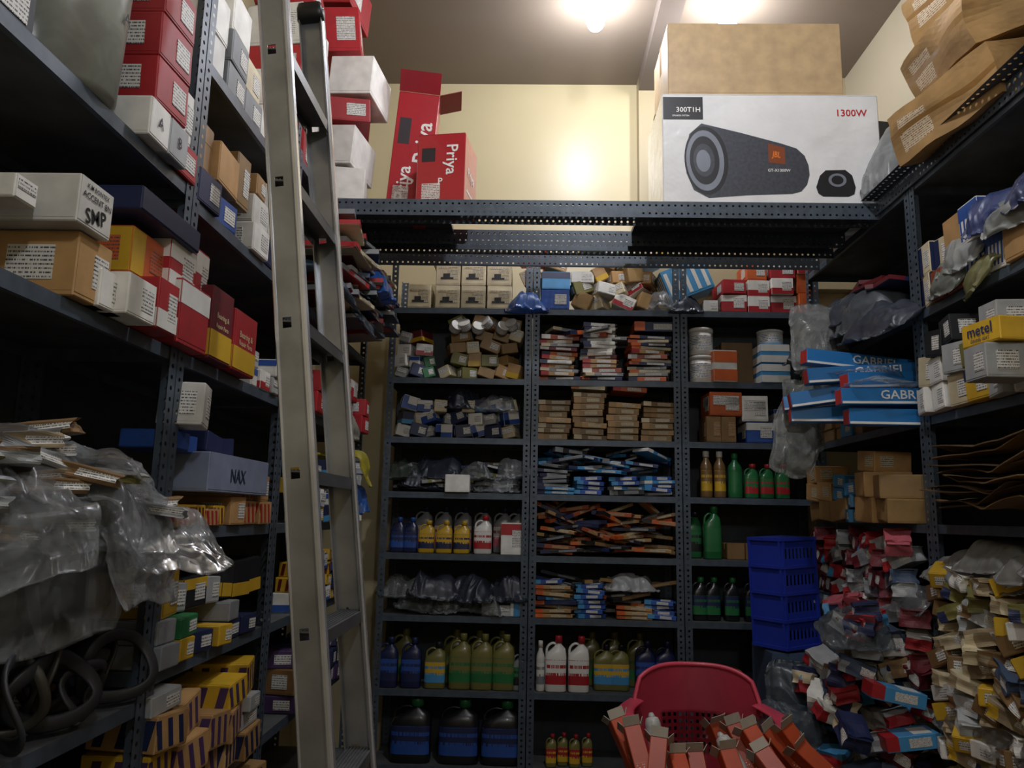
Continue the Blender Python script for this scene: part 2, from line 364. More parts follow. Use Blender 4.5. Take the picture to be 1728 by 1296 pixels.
rack(LEFT,2.052,2.95,.4,LL,3.25,'dark steel rack with stacked yellow and blue boxes',True)
rack(LEFT,2.954,4.40,.4,[.25,.68,1.08,1.45,1.93,2.38,2.95],2.98,'dark steel rack with layered packets beside the corner',True)
RL=[.2,.66,1.08,1.50,1.93,2.37,2.93]
rack(RIGHT,-3.16,-2.2,.42,RL,2.98,'dark steel rack crowded with boxes and paper packets',True)
rack(RIGHT,-4.42,-3.165,.42,RL,2.98,'dark steel rack with shock absorber boxes and cartons',True)
# ---------------------------------------------------------------- room
CEIL=4.5
def slab(name,x0,x1,y0,y1,z0,z1,m):
    bm=bmesh.new(); cub(bm,x0,x1,y0,y1,z0,z1); return structure(name,tomesh(bm,name,[m]))
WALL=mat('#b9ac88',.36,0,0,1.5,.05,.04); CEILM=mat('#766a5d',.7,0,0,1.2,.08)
FL=mat('#4d4842',.6,0,0,3,.3)
slab('floor',-1.45,2.1,-1.2,5.0,-.1,0,FL)
slab('ceiling',-1.45,2.1,-1.2,5.0,CEIL,CEIL+.1,CEILM)
slab('wall_back',-1.55,2.2,5.0,5.1,-.1,CEIL+.1,WALL)
slab('wall_left',-1.55,-1.45,-1.2,5.0,-.1,CEIL+.1,WALL)
slab('wall_right',2.1,2.2,-1.2,5.0,-.1,CEIL+.1,mat('#9a907a',.5,0,0,1.5,.05,.04))
slab('wall_front',-1.55,2.2,-1.3,-1.2,-.1,CEIL+.1,WALL)
xb=onY(1078,200,4.9).x
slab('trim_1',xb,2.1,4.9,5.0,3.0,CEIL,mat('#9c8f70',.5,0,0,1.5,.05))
slab('trim_2',xb,xb+.14,-1.2,4.9,CEIL-.10,CEIL,mat('#6a6058',.6,0,0,2,.1))
# ---------------------------------------------------------------- fillers
def put(R,t,s,tt,z,yaw=0,roll=0,pitch=0,group=None,sc=1,label=None):
    lift=abs(math.sin(D(roll)))*t.w/2*sc+abs(math.sin(D(pitch)))*t.d/2*sc
    M=R.M@Matrix.Translation((s,tt,z+.0012+lift))@Matrix.Rotation(D(yaw),4,'Z')@Matrix.Rotation(D(roll),4,'Y')@Matrix.Rotation(D(pitch),4,'X')@Matrix.Diagonal((sc,sc,sc,1))
    return spawn(t,M,group,label)
def fill(R,s0,s1,z,H,ts,group,t0=.02,jy=3,jr=0,gap=.004,hv=.3,rows=1,same=False,dmax=.37):
    tt=t0
    for r in range(rows):
        s=s0; dm=0
        while True:
            t=random.choice(ts)
            if s+t.w>s1+.004:
                t=min(ts,key=lambda q:q.w)
                if s+t.w>s1+.004: break
            zz=z; hh=H*rnd(1-hv,1); w=0
            if tt+t.d>dmax+.03 and r>0: break
            while zz+t.h<=z+hh or zz==z:
                w=max(w,t.w); dm=max(dm,t.d)
                put(R,t,s+t.w/2+rnd(0,gap),tt+t.d/2+rnd(0,.03),zz,rnd(-jy,jy),rnd(-jr,jr),0,group)
                zz+=t.h+.0022
                if not same:
                    t2=random.choice(ts)
                    if t2.w<=t.w*1.2: t=t2
            s+=w*1.02+gap
        tt+=dm+.01
        if tt>dmax: break
def jumble(R,s0,s1,z,H,ts,group,t0=.03,roll=18,yaw=28,rows=1,prof=None,dz=.15):
    for r in range(rows):
        zz=z; layer=0
        while zz<z+H*.86:
            s=s0+rnd(0,.03)+layer*.008; hh=[]
            while s<s1-layer*.008:
                t=random.choice(ts)
                if s+t.w>s1: break
                lim=prof((s-s0)/(s1-s0)) if prof else 1
                if zz-z<H*lim*.86:
                    put(R,t,s+t.w/2,t0+r*dz+t.d/2+rnd(0,.04),zz,rnd(-yaw,yaw),rnd(-roll,roll),0,group)
                hh.append(t.h); s+=t.w*rnd(.98,1.1)
            if not hh: break
            zz+=sum(hh)/len(hh)*1.08; layer+=1
def messy(R,s0,s1,z,H,ts,n,group,t0=.0,dd=.18,yaw=40,roll=24):
    for i in range(n):
        t=random.choice(ts); f=(i+.5)/n
        a=rnd(-roll,roll)*(0.25+.75*f); zz=z+f*H*rnd(.8,1)
        m=t.w*.4
        put(R,t,rnd(s0+m,s1-m),t0+t.d/2+rnd(0,dd),zz-abs(math.sin(D(a)))*t.w*.3,rnd(-yaw,yaw),a,0,group)
def bx(u,v=760): return onY(u,v,4.5).x
B=boxT
beige=B(.148,.26,.145,'cream','IL','black','cream',what='cream printed carton with dark picture on end')
tanS=[SB(.09,.15,.075,'tan','L','cream'),SB(.075,.13,.07,'cream','M','tan'),SB(.1,.15,.06,'kraft','T','tan'),SB(.08,.12,.09,'tan','B','yellow')]
whiteS=[SB(.085,.14,.07,'white','L','grey'),SB(.07,.13,.06,'silver','M','grey'),SB(.1,.15,.07,'white','BL','red'),SB(.065,.12,.065,'white','U','blue')]
blueS=[SB(.1,.14,.075,'navy','L','white'),SB(.09,.14,.07,'blue','LU','white'),SB(.1,.14,.08,'white','EB','blue'),SB(.09,.14,.065,'yellow','L','blue'),SB(.075,.12,.075,'navy','B','sky')]
yelS=[SB(.09,.11,.05,'yellow','L','red'),SB(.1,.12,.05,'tan','Z','red'),SB(.075,.1,.06,'yellow','Z','maroon')]
redC=[B(.15,.25,.11,'red','UL','white'),B(.14,.22,.09,'red','L','orange'),B(.12,.22,.12,'orange','L','red'),B(.13,.2,.1,'white','BL','red')]
pkO=[packT(.24,.17,.018,'cream','orange'),packT(.22,.16,.026,'orange','navy'),packT(.25,.16,.02,'navy','orange'),packT(.2,.16,.024,'tan','red'),packT(.23,.17,.028,'rust','white'),packT(.19,.15,.02,'white','navy'),packT(.22,.15,.022,'maroon','white'),packT(.23,.16,.02,'grey','cream')]
pkT=[packT(.19,.2,.03,'tan','kraft','cream'),packT(.18,.2,.036,'kraft','tan','cream'),packT(.195,.2,.028,'brown','cream','cream')]
pkB=[packT(.2,.12,.02,'sky','white'),packT(.16,.12,.024,'blue','sky'),packT(.22,.1,.018,'sky','navy'),packT(.19,.11,.02,'navy','sky'),packT(.18,.11,.018,'grey','navy','grey'),packT(.2,.07,.03,'black','grey','grey')]
pkF=[packT(.23,.07,.024,'rust','navy','tan'),packT(.21,.07,.02,'kraft','orange','cream'),packT(.24,.06,.024,'navy','orange','navy'),packT(.2,.07,.02,'black','kraft','kraft'),packT(.22,.07,.024,'orange','black','tan'),packT(.2,.07,.02,'tan','orange','cream'),packT(.25,.05,.02,'black','navy','grey'),packT(.24,.06,.02,'brown','black','kraft')]
CLR=film('#a3a9ab',.45,.25); CLG=film('#7d8480',.55,.3); DRK=film('#353b48',.85,.3); BLF=film('#2a5fae',.9,.3); YLF=film('#b9ac28',.95,.35); GRN=film('#556156',.7,.3)
PART=mat('#4a4b4a',.35,.7)
bagC=[bagT(.26,.22,.14,i,CLR,inner=PART) for i in range(4)]
bagG=[bagT(.25,.22,.13,i+5,CLG,inner=PART,label='dusty grey polythene bag of small parts') for i in range(4)]
bagD=[bagT(.28,.24,.15,i+11,DRK,label='dark polythene bag of wrapped spare parts') for i in range(3)]
bagGr=[bagT(.25,.22,.13,i+15,GRN,inner=PART,label='greenish clear bag of metal parts') for i in range(2)]
bagBl=bagT(.22,.18,.12,21,BLF,label='crumpled bright blue plastic bag')
# ---- BACK RACK unit A
g='cream cartons under the loft'
z=BL[7]
def stackcol(t,u0,v,n,g,Y=4.52,dz=0):
    x=onY(u0,v,Y).x
    for i in range(n): put(BACK,t,x,Y-4.5+t.d/2,z+i*(t.h+.003),rnd(-1.5,1.5),0,0,g)
for u,n in((755,2),(798,2),(842,2)): stackcol(beige,u,500,n,g)
stackcol(B(.14,.25,.15,'cream','IL','black','cream'),707,500,1,g)
for u in(752,796,840): put(BACK,B(.148,.2,.1,'cream','IL','black','cream'),onY(u,440,4.6).x,.14,z+.298,0,0,0,g)
put(BACK,bagBl,bx(888,510),-.0,z-.03,20,0,0,None,1.1)
g='small boxes heaped under the loft'
big_=[SB(.12,.16,.085,'tan','L','cream'),SB(.14,.16,.07,'white','L','grey'),SB(.11,.15,.1,'kraft','T','tan'),SB(.12,.16,.09,'cream','M','tan'),SB(.13,.16,.08,'white','BL','red'),SB(.12,.15,.08,'olive','L','cream')]
jumble(BACK,bx(960,480),bx(1125,480),z,.4,big_+tanS,g,roll=30,yaw=38,prof=lambda x:.6+.45*math.sin(3.1*x))
put(BACK,B(.17,.2,.12,'blue','L','white'),bx(937,500),.1,z,0,0,0,g); put(BACK,B(.17,.2,.11,'sky','U','navy'),bx(937,500),.1,z+.124,2,0,0,g)
put(BACK,big_[0],bx(935,450),.1,z+.24,12,14,0,g); put(BACK,big_[3],bx(905,440),.1,z+.15,-12,-24,0,g)
sky=B(.28,.2,.2,'sky','S','white',what='sky blue carton with white vertical stripes, tilted'); put(BACK,sky,bx(1170,460),.1,z+.05,0,-22,0,None)
put(BACK,bagD[0],bx(1155,500),.05,z-.02,10,0,0,None,.8)
put(BACK,bagC[0],bx(1125,500),.08,z,40)
put(BACK,packT(.22,.16,.03,'green','yellow'),bx(1010,440),.08,z+.34,10,12); put(BACK,packT(.24,.16,.03,'yellow','green'),bx(1095,440),.08,z+.3,-10,-10)
put(BACK,bagT(.24,.16,.1,31,film('#b01822',.95),label='crumpled red plastic bag'),bx(905,430),.06,z+.29,0)
g='red and white cartons under the loft'
fill(BACK,bx(1218,480),bx(1300,480),z,.4,redC[:3]+[redC[3]],g,jy=4,t0=.0)
fill(BACK,bx(1302,480),bx(1395,480),z,.4,redC[:3]+[redC[3]],g,jy=2,t0=.0,hv=.05)
put(BACK,whiteS[0],bx(1200,500),.08,z,0,0,0,g)
g='small parts boxes on rack'
jumble(BACK,-.84,bx(745,600),BL[6],.33,whiteS+[blueS[0],SB(.09,.13,.07,'maroon','B','yellow'),SB(.07,.12,.06,'green','L','grey')],g,roll=18)
jumble(BACK,bx(748,600),-.03,BL[6],.36,tanS+[SB(.1,.13,.07,'olive','L','cream'),SB(.12,.14,.07,'kraft','L','cream'),SB(.08,.12,.08,'maroon','L','yellow')],g,roll=26,yaw=28)
for i in range(6): put(BACK,tinT(.036,.05,'silver','white'),bx(765+i*20,560),.04,BL[6]+.25+.03*(i%2),rnd(-40,40),rnd(-60,60),50,'small silver-lidded tubs')
jumble(BACK,-.84,-.03,BL[5],.27,blueS+whiteS[:2]+[tanS[1]],g,roll=20,yaw=26)
put(BACK,bagC[1],bx(835,690),.1,BL[5]+.16,0); put(BACK,bagD[1],bx(780,690),.12,BL[5]+.17,40)
g='bagged spare parts'
for i in range(7):
    put(BACK,(bagGr+bagD+bagG+bagC)[(i*2)%13],-.76+i*.112,.13+rnd(-.04,.03),BL[4]+(.0 if i%2 else .07),rnd(-25,25),rnd(-8,8),0,g,rnd(.9,1.15))
messy(BACK,-.84,-.05,BL[4]+.01,.16,[packT(.16,.1,.02,'silver','navy'),packT(.14,.1,.02,'olive','grey'),packT(.15,.1,.02,'navy','grey')],22,'flat packets between bags')
put(BACK,B(.14,.14,.1,'white','','white'),bx(772,820),.04,BL[4],0,0,0,None)
g='oil bottles on rack'
bl=bottleT(.085,.055,.2,'navy','blue','navy','jug','blue'); ye=bottleT(.095,.06,.185,'yellow','yellow','yellow','jug','navy'); wr=bottleT(.105,.07,.22,'white','red','white','jug','red')
for u in(668,690): put(BACK,bl,bx(u,910),.06,BL[3],0,0,0,g)
for u in(718,748,778): put(BACK,ye,bx(u,910),.05,BL[3],0,0,0,g)
put(BACK,wr,bx(814,910),.05,BL[3],0,0,0,g)
put(BACK,B(.135,.2,.18,'white','UL','red','white'),bx(865,910),.12,BL[3],0)
gp=bottleT(.11,.07,.27,'grey','navy','white','jug','pink')
for u in(705,740,775,810,845,870): put(BACK,gp,bx(u,900),.24,BL[3],0,0,0,g)
g='bagged spare parts'
for i in range(7): put(BACK,(bagG+bagC+bagD)[(i*5)%11],-.76+i*.105,.13+rnd(-.05,.03),BL[2]+(.0 if i%2 else .07),rnd(-25,25),rnd(-8,8),0,g,rnd(.95,1.2))
fill(BACK,bx(812,1020),bx(884,1020),BL[2],.15,whiteS+[B(.05,.12,.14,'sky','E','white')],'small parts boxes on rack',t0=.0)
g='oil bottles on rack'
nb=bottleT(.115,.07,.27,'navy','navy','blue','jug','navy'); ob_=bottleT(.125,.075,.30,'olive','olive','olive','jug','green'); yb=bottleT(.12,.07,.25,'olive','black','yellow','jug','sky')
for u in(652,692): put(BACK,nb,bx(u,1120),.05,BL[1],0,0,0,g)
put(BACK,yb,bx(733,1120),.05,BL[1],0,0,0,g)
for u in(775,812,849): put(BACK,ob_,bx(u,1120),.05,BL[1],0,0,0,g)
put(BACK,bottleT(.08,.06,.22,'grey','black','green','jug','black'),bx(877,1120),.05,BL[1],0,0,0,g)
for u in(670,760,800,840): put(BACK,ob_,bx(u,1110),.2,BL[1],0,0,0,g)
big=bottleT(.225,.13,.335,'black','green','navy','jug','blue')
for u in(690,772,845): put(BACK,big,bx(u,1250),.08,BL[0],0,0,0,'large oil cans on the lowest shelf')
# ---- unit B
g='flat spare-part packets'
fill(BACK,.03,.28,BL[6],.33,pkO,g,t0=.0,jy=12,jr=2,hv=.1); fill(BACK,.29,.55,BL[6],.36,pkO,g,t0=.0,jy=12,jr=2,hv=.05); fill(BACK,.57,.85,BL[6],.3,pkO,g,t0=.0,jy=8,jr=2,hv=.05)
messy(BACK,.03,.6,BL[6]+.25,.06,pkO,9,g,roll=14)
put(BACK,packT(.27,.2,.06,'navy','orange'),bx(1110,565),.12,BL[6]+.305,0,0,0,g)
g2='brown flat cartons'
for a,b,h,t in((.03,.23,.26,.02),(.235,.435,.29,.0),(.44,.64,.27,.0),(.645,.845,.25,.02)): fill(BACK,a,b,BL[5],h,pkT,g2,t0=t,jy=5,jr=2,hv=.05)
put(BACK,packT(.2,.2,.03,'orange','red'),bx(1062,670),.11,BL[5]+.285,3,3,0,g2); put(BACK,packT(.2,.2,.03,'cream','orange'),bx(995,670),.11,BL[5]+.295,-5,3,0,g2)
for a,b,h in((.03,.25,.2),(.25,.45,.12),(.46,.66,.12),(.64,.85,.18)): fill(BACK,a,b,BL[4],h,pkB,g,t0=.0,jy=16,jr=4)
messy(BACK,.02,.85,BL[4]+.12,.13,pkB,34,g)
messy(BACK,.0,.86,BL[3]+.01,.27,pkF,84,g,yaw=35,roll=34)
for a,b,h in((.03,.26,.27),(.26,.48,.26),(.49,.7,.1),(.66,.86,.12)): fill(BACK,a,b,BL[2],h,pkF+pkB[:3],g,t0=.0,jy=14,jr=4)
messy(BACK,.02,.86,BL[2]+.02,.2,pkF+pkB[3:],36,g,roll=16,t0=.02)
put(BACK,bagT(.34,.2,.1,33,film('#c4c8c8',.9),label='crumpled white plastic bag'),bx(1065,1000),.1,BL[2]+.15,8)
g='oil bottles on rack'
for u in(938,977): put(BACK,bottleT(.12,.075,.3,'white','red','white','jug','red'),bx(u,1130),.05,BL[1],0,0,0,g)
put(BACK,bottleT(.05,.05,.27,'white','white','white','round','grey'),bx(912,1130),.05,BL[1],0,0,0,g)
for u in(1022,1048): put(BACK,yb,bx(u,1130),.12,BL[1],0,0,0,g)
for u in(1095,1130): put(BACK,nb,bx(u,1130),.15,BL[1],0,0,0,g)
for u in(1000,1040,1085): put(BACK,ob_,bx(u,1130),.24,BL[1],0,0,0,g)
for i,u in enumerate((930,950,970,992)): put(BACK,bottleT(.06,.045,.17,'olive','red','red','jug','yellow'),bx(u,1270),.04+.03*(i%2),BL[0],0,0,0,g)
# ---- unit C
g='tubs on rack'
for u,zz in((1188,0),(1188,.17)): put(BACK,tinT(.07,.165,'white','white'),bx(u,600),.08,BL[6]+zz,0,0,0,g)
put(BACK,B(.14,.14,.19,'white','BU','orange'),bx(1222,620),.06,BL[6],5)
put(BACK,B(.19,.2,.27,'brown','T','tan'),bx(1255,610),.24,BL[6],0)
for k in(0,1): put(BACK,B(.17,.2,.115,'sky','BU','white'),bx(1308,620),.1,BL[6]+k*.12,2)
put(BACK,tinT(.075,.09,'white','white'),bx(1308,580),.1,BL[6]+.242,0,0,0,g)
z=BL[5]
for u in(1205,1230): put(BACK,B(.085,.2,.15,'brown','L','tan','tan'),bx(u,730),.1,z,0)
put(BACK,B(.19,.2,.14,'orange','ML','black'),bx(1224,690),.1,z+.155,3)
put(BACK,B(.16,.2,.12,'blue','LU','white'),bx(1284,730),.1,z,0); put(BACK,B(.15,.2,.15,'white','ML','black'),bx(1276,690),.1,z+.125,-4)
fill(BACK,bx(1310,700),1.58,z,.27,tanS+whiteS,'small parts boxes on rack',rows=1)
g='oil bottles on rack'
for u in(1196,1219): put(BACK,bottleT(.07,.07,.27,'brown','white','brown','round','yellow'),bx(u,820),.06,BL[4],0,0,0,g)
put(BACK,bottleT(.085,.07,.26,'green','green','green','round','green'),bx(1245,820),.06,BL[4],0,0,0,g)
for u in(1272,1298,1325): put(BACK,bottleT(.08,.07,.2,'green','red','green','jug','red'),bx(u,820),.06,BL[4],0,0,0,g)
put(BACK,bottleT(.1,.08,.3,'green','green','green','jug','green'),bx(1206,920),.06,BL[3],0,0,0,g); put(BACK,bottleT(.09,.08,.27,'green','black','green','jug','black'),bx(1180,920),.16,BL[3],0,0,0,g)
fill(BACK,bx(1230,930),bx(1345,930),BL[3],.2,[B(.11,.15,.1,'tan','L','cream','tan'),B(.1,.15,.09,'brown','T','tan')],'small parts boxes on rack')
for u in(1185,1208,1240,1275): put(BACK,bottleT(.085,.07,.24,'black','green','navy','jug','green'),bx(u,1030),.08,BL[2],0,0,0,g)
fill(BACK,.9,1.55,BL[1],.25,[B(.16,.2,.12,'brown','T','tan'),B(.14,.2,.1,'black','L','navy')],'small parts boxes on rack')
# ---------------------------------------------------------------- LEFT RACK
def Lb(u0,u1,v0,v1,c,style,acc='white',lab='white',z=None,off=0.0,depth=.24,yaw=0,group=None,label=None):
    v=(v0+v1)/2; X=XL+off
    ya=onX(u0,v,X).y; yb_=onX(u1,v,X).y; ym=(ya+yb_)/2; um=(u0+u1)/2
    zt=onX(um,v0,X).z; zb=onX(um,v1,X).z if z is None else z
    w=yb_-ya; h=max(.03,zt-zb)
    t=B(w,depth,h,c,style,acc,lab)
    return put(LEFT,t,ym,-off+depth/2,zb,yaw,0,0,group,1,label),w,h,depth
INK=mat('#15151a'); WHT=mat('#e6e4de',.5,0,.02); REDI=mat('#b3202c',.5,0,.02)
o,w,h,d=Lb(128,187,405,500,'tan','L','tan','white',z=1.932,off=.02,depth=.3,group='cartons on the near rack',label='brown carton with white label under a white carton')
z1=1.932+h+.004
o,w,h,d=Lb(130,190,310,405,'white','','white','white',z=z1,off=.04,depth=.3,group='cartons on the near rack',label='white carton with black printed part label')
letter(o,'K.M BONTEX',.014,(0,-d/2-.003,h*.84),INK); letter(o,'ACCENT BN',.019,(0,-d/2-.003,h*.64),INK); letter(o,'SMP',.045,(.0,-d/2-.003,h*.28),INK,'F',12)
Lb(20,60,300,405,'white','M','white',z=1.932+.15,off=-.02,depth=.3)
Lb(168,212,462,522,'white','L','navy',z=1.932,off=.03,depth=.1,group='small cartons on the near rack')
Lb(214,262,470,560,'white','L','white',z=1.932,off=.06,depth=.26,label='white carton marked with a black part number')
Lb(266,300,475,568,'red','BL','white',z=1.932,off=.06,depth=.26,label='red and white carton with printed label')
Lb(220,285,400,478,'orange','EL','yellow','orange',z=1.932+.13,off=.0,depth=.18,label='orange and yellow carton with navy label',group='small cartons on the near rack')
Lb(286,330,412,490,'red','BUL','white',z=1.932+.13,off=.02,depth=.2,group='small cartons on the near rack')
Lb(330,352,425,478,'red','UL','white',z=1.932+.13,off=.0,depth=.2,group='small cartons on the near rack')
Lb(235,340,352,405,'navy','','navy',z=1.932+.27,off=.04,depth=.3,label='dark blue open cardboard tray')
for k,(u0,u1,v0,v1,c,a_) in enumerate(((302,352,482,590,'red','white'),(356,392,490,605,'maroon','yellow'),(394,432,530,625,'red','yellow'))):
    o,w,h,d=Lb(u0,u1,v0,v1,c,'B' if k else 'U',a_,z=1.932,off=.04,depth=.22,group='red and yellow bearing cartons',label=f'{c} and {a_} carton with white lettering')
    if k: letter(o,'Bearing &',w*.15,(0,-d/2-.003,h*.62),mat('#c8b890')); letter(o,'Repair Parts',w*.12,(0,-d/2-.003,h*.48),mat('#c8b890'))
fill(LEFT,2.62,2.93,1.93,.2,whiteS+redC[3:],'small cartons on the near rack',rows=1,t0=-.02)
jm=bmesh.new(); loft(jm,[(0,.1,.1,0,0,2),(.01,.115,.115,0,0,2),(.3,.125,.125,0,0,2),(.34,.12,.12,0,0,2),(.36,.09,.09,0,0,2),(.38,.09,.09,0,0,2)],36)
jar=tomesh(jm,'jar_body',[film('#a9ac9f',.8,.3)])
jm=bmesh.new(); loft(jm,[(.375,.097,.097,0,0,2),(.41,.097,.097,0,0,2),(.415,.09,.09,0,0,2)],30); jl=tomesh(jm,'lid',[mat('#c8c6b8')])
o=top('plastic_jar',jar,LEFT.M@Matrix.Translation((1.56,.09,2.402)),'large cloudy plastic jar standing on the top shelf','jar'); child(o,'lid',jl); letter(o,'A',.04,(0.02,-.126,.2),INK)
for k in range(3):
    t=B(.17,.26,.115,'red','L','red','white'); put(LEFT,t,1.83,.1,2.402+k*.12+.1,rnd(-2,2),-3,0,'red cartons on the top shelf',1,'glossy red carton with white address label')
for k in range(2):
    t=B(.1,.2,.1,'silver' if k else 'white','','white'); o=put(LEFT,t,1.78+k*.105,.07,2.402,0,0,0,'white cartons marked with a letter',1,'white carton marked with a handwritten letter'); letter(o,'AB'[k],.04,(0,-.104,.05),INK)
put(LEFT,redC[1],1.97,.1,2.402,0,0,0); put(LEFT,B(.11,.2,.15,'white','L'),1.975,.1,2.5,0,0,0)
fill(LEFT,1.15,1.4,2.40,.4,[B(.2,.25,.15,'grey','L'),B(.22,.25,.12,'black','L')],'dark cartons on the top shelf')
g='cartons on the upper rack shelf'
fill(LEFT,2.08,2.45,2.38,.12,[B(.16,.25,.09,'blue','L','white'),B(.14,.25,.1,'navy','L','blue')],g,t0=-.02,jy=6)
fill(LEFT,2.08,2.5,2.50,.28,[B(.17,.2,.13,'tan','','tan'),B(.1,.2,.18,'kraft','L','tan'),B(.12,.2,.15,'tan','U','tan')],g,t0=.0,jy=6)
fill(LEFT,2.5,2.93,2.38,.36,[B(.14,.25,.1,'white','L','blue'),B(.14,.25,.1,'navy','L'),tanS[0]],g,t0=-.02)
fill(LEFT,2.08,2.93,2.82,.4,[B(.16,.25,.14,'white','','red'),B(.14,.25,.12,'cream','L'),B(.15,.25,.11,'grey','L')],g,t0=0)
g='parts boxes on the middle shelf'
fill(LEFT,2.07,2.5,1.45,.09,yelS,g,t0=-.04,jy=4)
o,w,h,d=Lb(352,452,772,828,'bluegrey','','blue',z=1.55,off=.03,depth=.16,label='blue-grey carton with large dark lettering'); letter(o,'NAX',.06,(-.03,-d/2-.003,h*.45),mat('#141d3a'))
fill(LEFT,2.08,2.6,1.66,.08,[B(.12,.15,.06,'navy',''),B(.1,.15,.05,'blue','')],g,t0=0,jr=8,jy=12)
put(LEFT,B(.08,.12,.12,'white','L','blue'),2.12,.0,1.72,10,6,0,g)
fill(LEFT,2.5,2.93,1.45,.22,[B(.12,.2,.08,'tan','Z','red'),B(.11,.2,.09,'tan','L')],g,t0=-.02)
fill(LEFT,2.08,2.3,1.45,.28,[B(.1,.12,.09,'brown','L')],g,t0=.2)
g='yellow and black parts boxes'
yk=[B(.1,.2,.12,'yellow','L','black'),B(.13,.2,.09,'black','UL','yellow'),B(.09,.2,.13,'yellow','BL','black'),B(.11,.2,.12,'black','B','yellow','yellow'),B(.1,.18,.08,'silver','L','grey')]
fill(LEFT,2.07,2.9,1.08,.14,[B(.12,.18,.055,'green','L','white'),B(.13,.18,.06,'navy','L','yellow'),B(.1,.18,.06,'yellow','L','navy'),B(.1,.18,.06,'grey','','navy')],g,t0=-.03,jy=8,jr=3)
fill(LEFT,2.1,2.9,1.205,.2,yk,g,t0=0,jy=10,jr=6)
g='yellow and purple parts boxes'
yp=[B(.14,.2,.08,'yellow','Z','purple'),B(.15,.2,.1,'tan','Z','purple'),B(.12,.18,.11,'yellow','Z','purple'),B(.14,.2,.09,'tan','Z','navy'),B(.13,.18,.05,'silver','L','black')]
fill(LEFT,2.07,2.93,.68,.36,yp,g,t0=-.05,jy=12,jr=7)
fill(LEFT,2.07,2.93,.25,.38,yp,g,t0=-.05,jy=12,jr=5)
# near unit: gasket packets inside draped polythene bags
g='grey gasket packets inside polythene'
gk=[crushT(.22,.09,.03,'dull','grey',61,'gasket_packet',flap=False),crushT(.24,.10,.025,'silver','olive',62,'gasket_packet',flap=False),crushT(.2,.09,.03,'grey','silver',63,'gasket_packet',flap=False),crushT(.22,.09,.03,'brown','silver',64,'gasket_packet',flap=False)]
for i in range(30):
    f=i/30; put(LEFT,random.choice(gk),rnd(1.3,2.0-.25*f),rnd(-.02,.13),1.425+f*.19,rnd(-70,70),rnd(-12,12),0,g)
g='clear polythene bags of gaskets'
BFM=[film('#b6bcbe',.30,.2),film('#a3a8a9',.28,.24),film('#c2c7c8',.34,.18)]
for i,(s,t,zz,yw,rl,sc,dr) in enumerate([(1.35,.14,1.43,4,0,1.35,72),(1.60,.10,1.43,-10,0,1.4,75),(1.86,.04,1.44,12,0,1.25,62),(2.0,.0,1.44,-14,0,1.0,40),(1.45,.11,1.50,12,3,1.25,60),(1.74,.08,1.51,-12,-4,1.2,45),(1.30,.12,1.55,-12,6,1.15,50),(1.56,.12,1.575,14,3,1.1,35),(1.82,.06,1.54,22,12,.9,25),(1.68,.0,1.47,35,8,.95,60),(1.42,.0,1.46,-35,-8,.95,66)]):
    t_=bagT(.36,.40,.085,40+i,BFM[i%3],droop=dr,nx=76,ny=76,fl=.2,wr=.95); put(LEFT,t_,s,t,zz,yw,rl,0,g,sc)
g='black rubber belts and hoses'
for i in range(14):
    bm=bmesh.new(); R=rnd(.06,.11); k=32; sq=rnd(.45,.95); ph=rnd(0,6)
    tube(bm,[(R*math.cos(2*math.pi*j/k)*(1+.12*math.sin(4*math.pi*j/k+ph)),.02*math.sin(j*6.28/k*2+i),.015+R*sq*(1+math.sin(2*math.pi*j/k))) for j in range(k)],rnd(.010,.018),.006,8,0,Vector((0,1,0)),True)
    me=tomesh(bm,'rubber_belt',[mat(['#2a2b2d','#3b382f','#202021'][i%3],.5,0,.3)])
    put(LEFT,tpl('rubber_belt',me,.2,.05,.2,'looped black rubber belt on lower shelf','belt'),1.42+.042*i,.02+.06*(i%3),1.025,rnd(-60,60),rnd(-15,15),0,g)
fill(LEFT,1.85,2.03,1.02,.12,[B(.1,.2,.06,'brown','L'),B(.09,.2,.05,'olive','L')],'cartons by the belts',t0=.12)
for i in range(5): put(LEFT,bagT(.3,.3,.1,60+i,film('#8a8b86',.8),inner=PART),1.25+.17*i,.12,.605+(i%2)*.06,rnd(-30,30),0,0,'dusty bags on the lower shelf',1.1)
fill(LEFT,1.2,1.5,1.02,.05,[packT(.3,.25,.03,'navy','white'),packT(.28,.25,.02,'grey','white')],'flat packets on the lower shelf',t0=.0)
# far left unit: packets bulging off the shelf
g='layered packets poking off the rack'
pk=[packT(.26,.38,.024,'maroon','grey','grey'),packT(.28,.38,.022,'navy','slate','grey'),packT(.25,.38,.024,'grey','red','grey'),packT(.27,.38,.024,'red','grey','grey'),packT(.26,.38,.02,'cream','red','cream'),packT(.28,.38,.024,'black','grey','grey'),packT(.26,.38,.02,'slate','silver','grey')]
for i in range(50):
    f=i/50; put(LEFT,random.choice(pk),rnd(3.12,4.1),.04+rnd(-.04,.04)-.07*math.sin(f*3),2.385+f*.36,rnd(-14,14),rnd(-4,4),rnd(-5,2),g)
for i,(s,zz) in enumerate(((3.2,2.50),(3.5,2.60),(3.8,2.54),(4.0,2.64),(3.35,2.72),(3.65,2.75),(3.9,2.76),(3.6,2.45))): put(LEFT,bagT(.34,.44,.06,100+int(s*20)+i,film(['#4d6478','#77848c','#46586c','#6c767c','#7a444c'][i%5],.72,.25),label='grey-blue polythene sack of packets',droop=40,wr=.8),s,-.04,zz,rnd(-14,14),rnd(-5,5),0,'polythene sacks on packet pile')
put(LEFT,bagBl,3.6,-.2,2.52,0,0,0,None,1.1)
fill(LEFT,3.3,4.3,1.93,.3,pk[:3]+redC[:2],g,t0=-.06,jy=6)
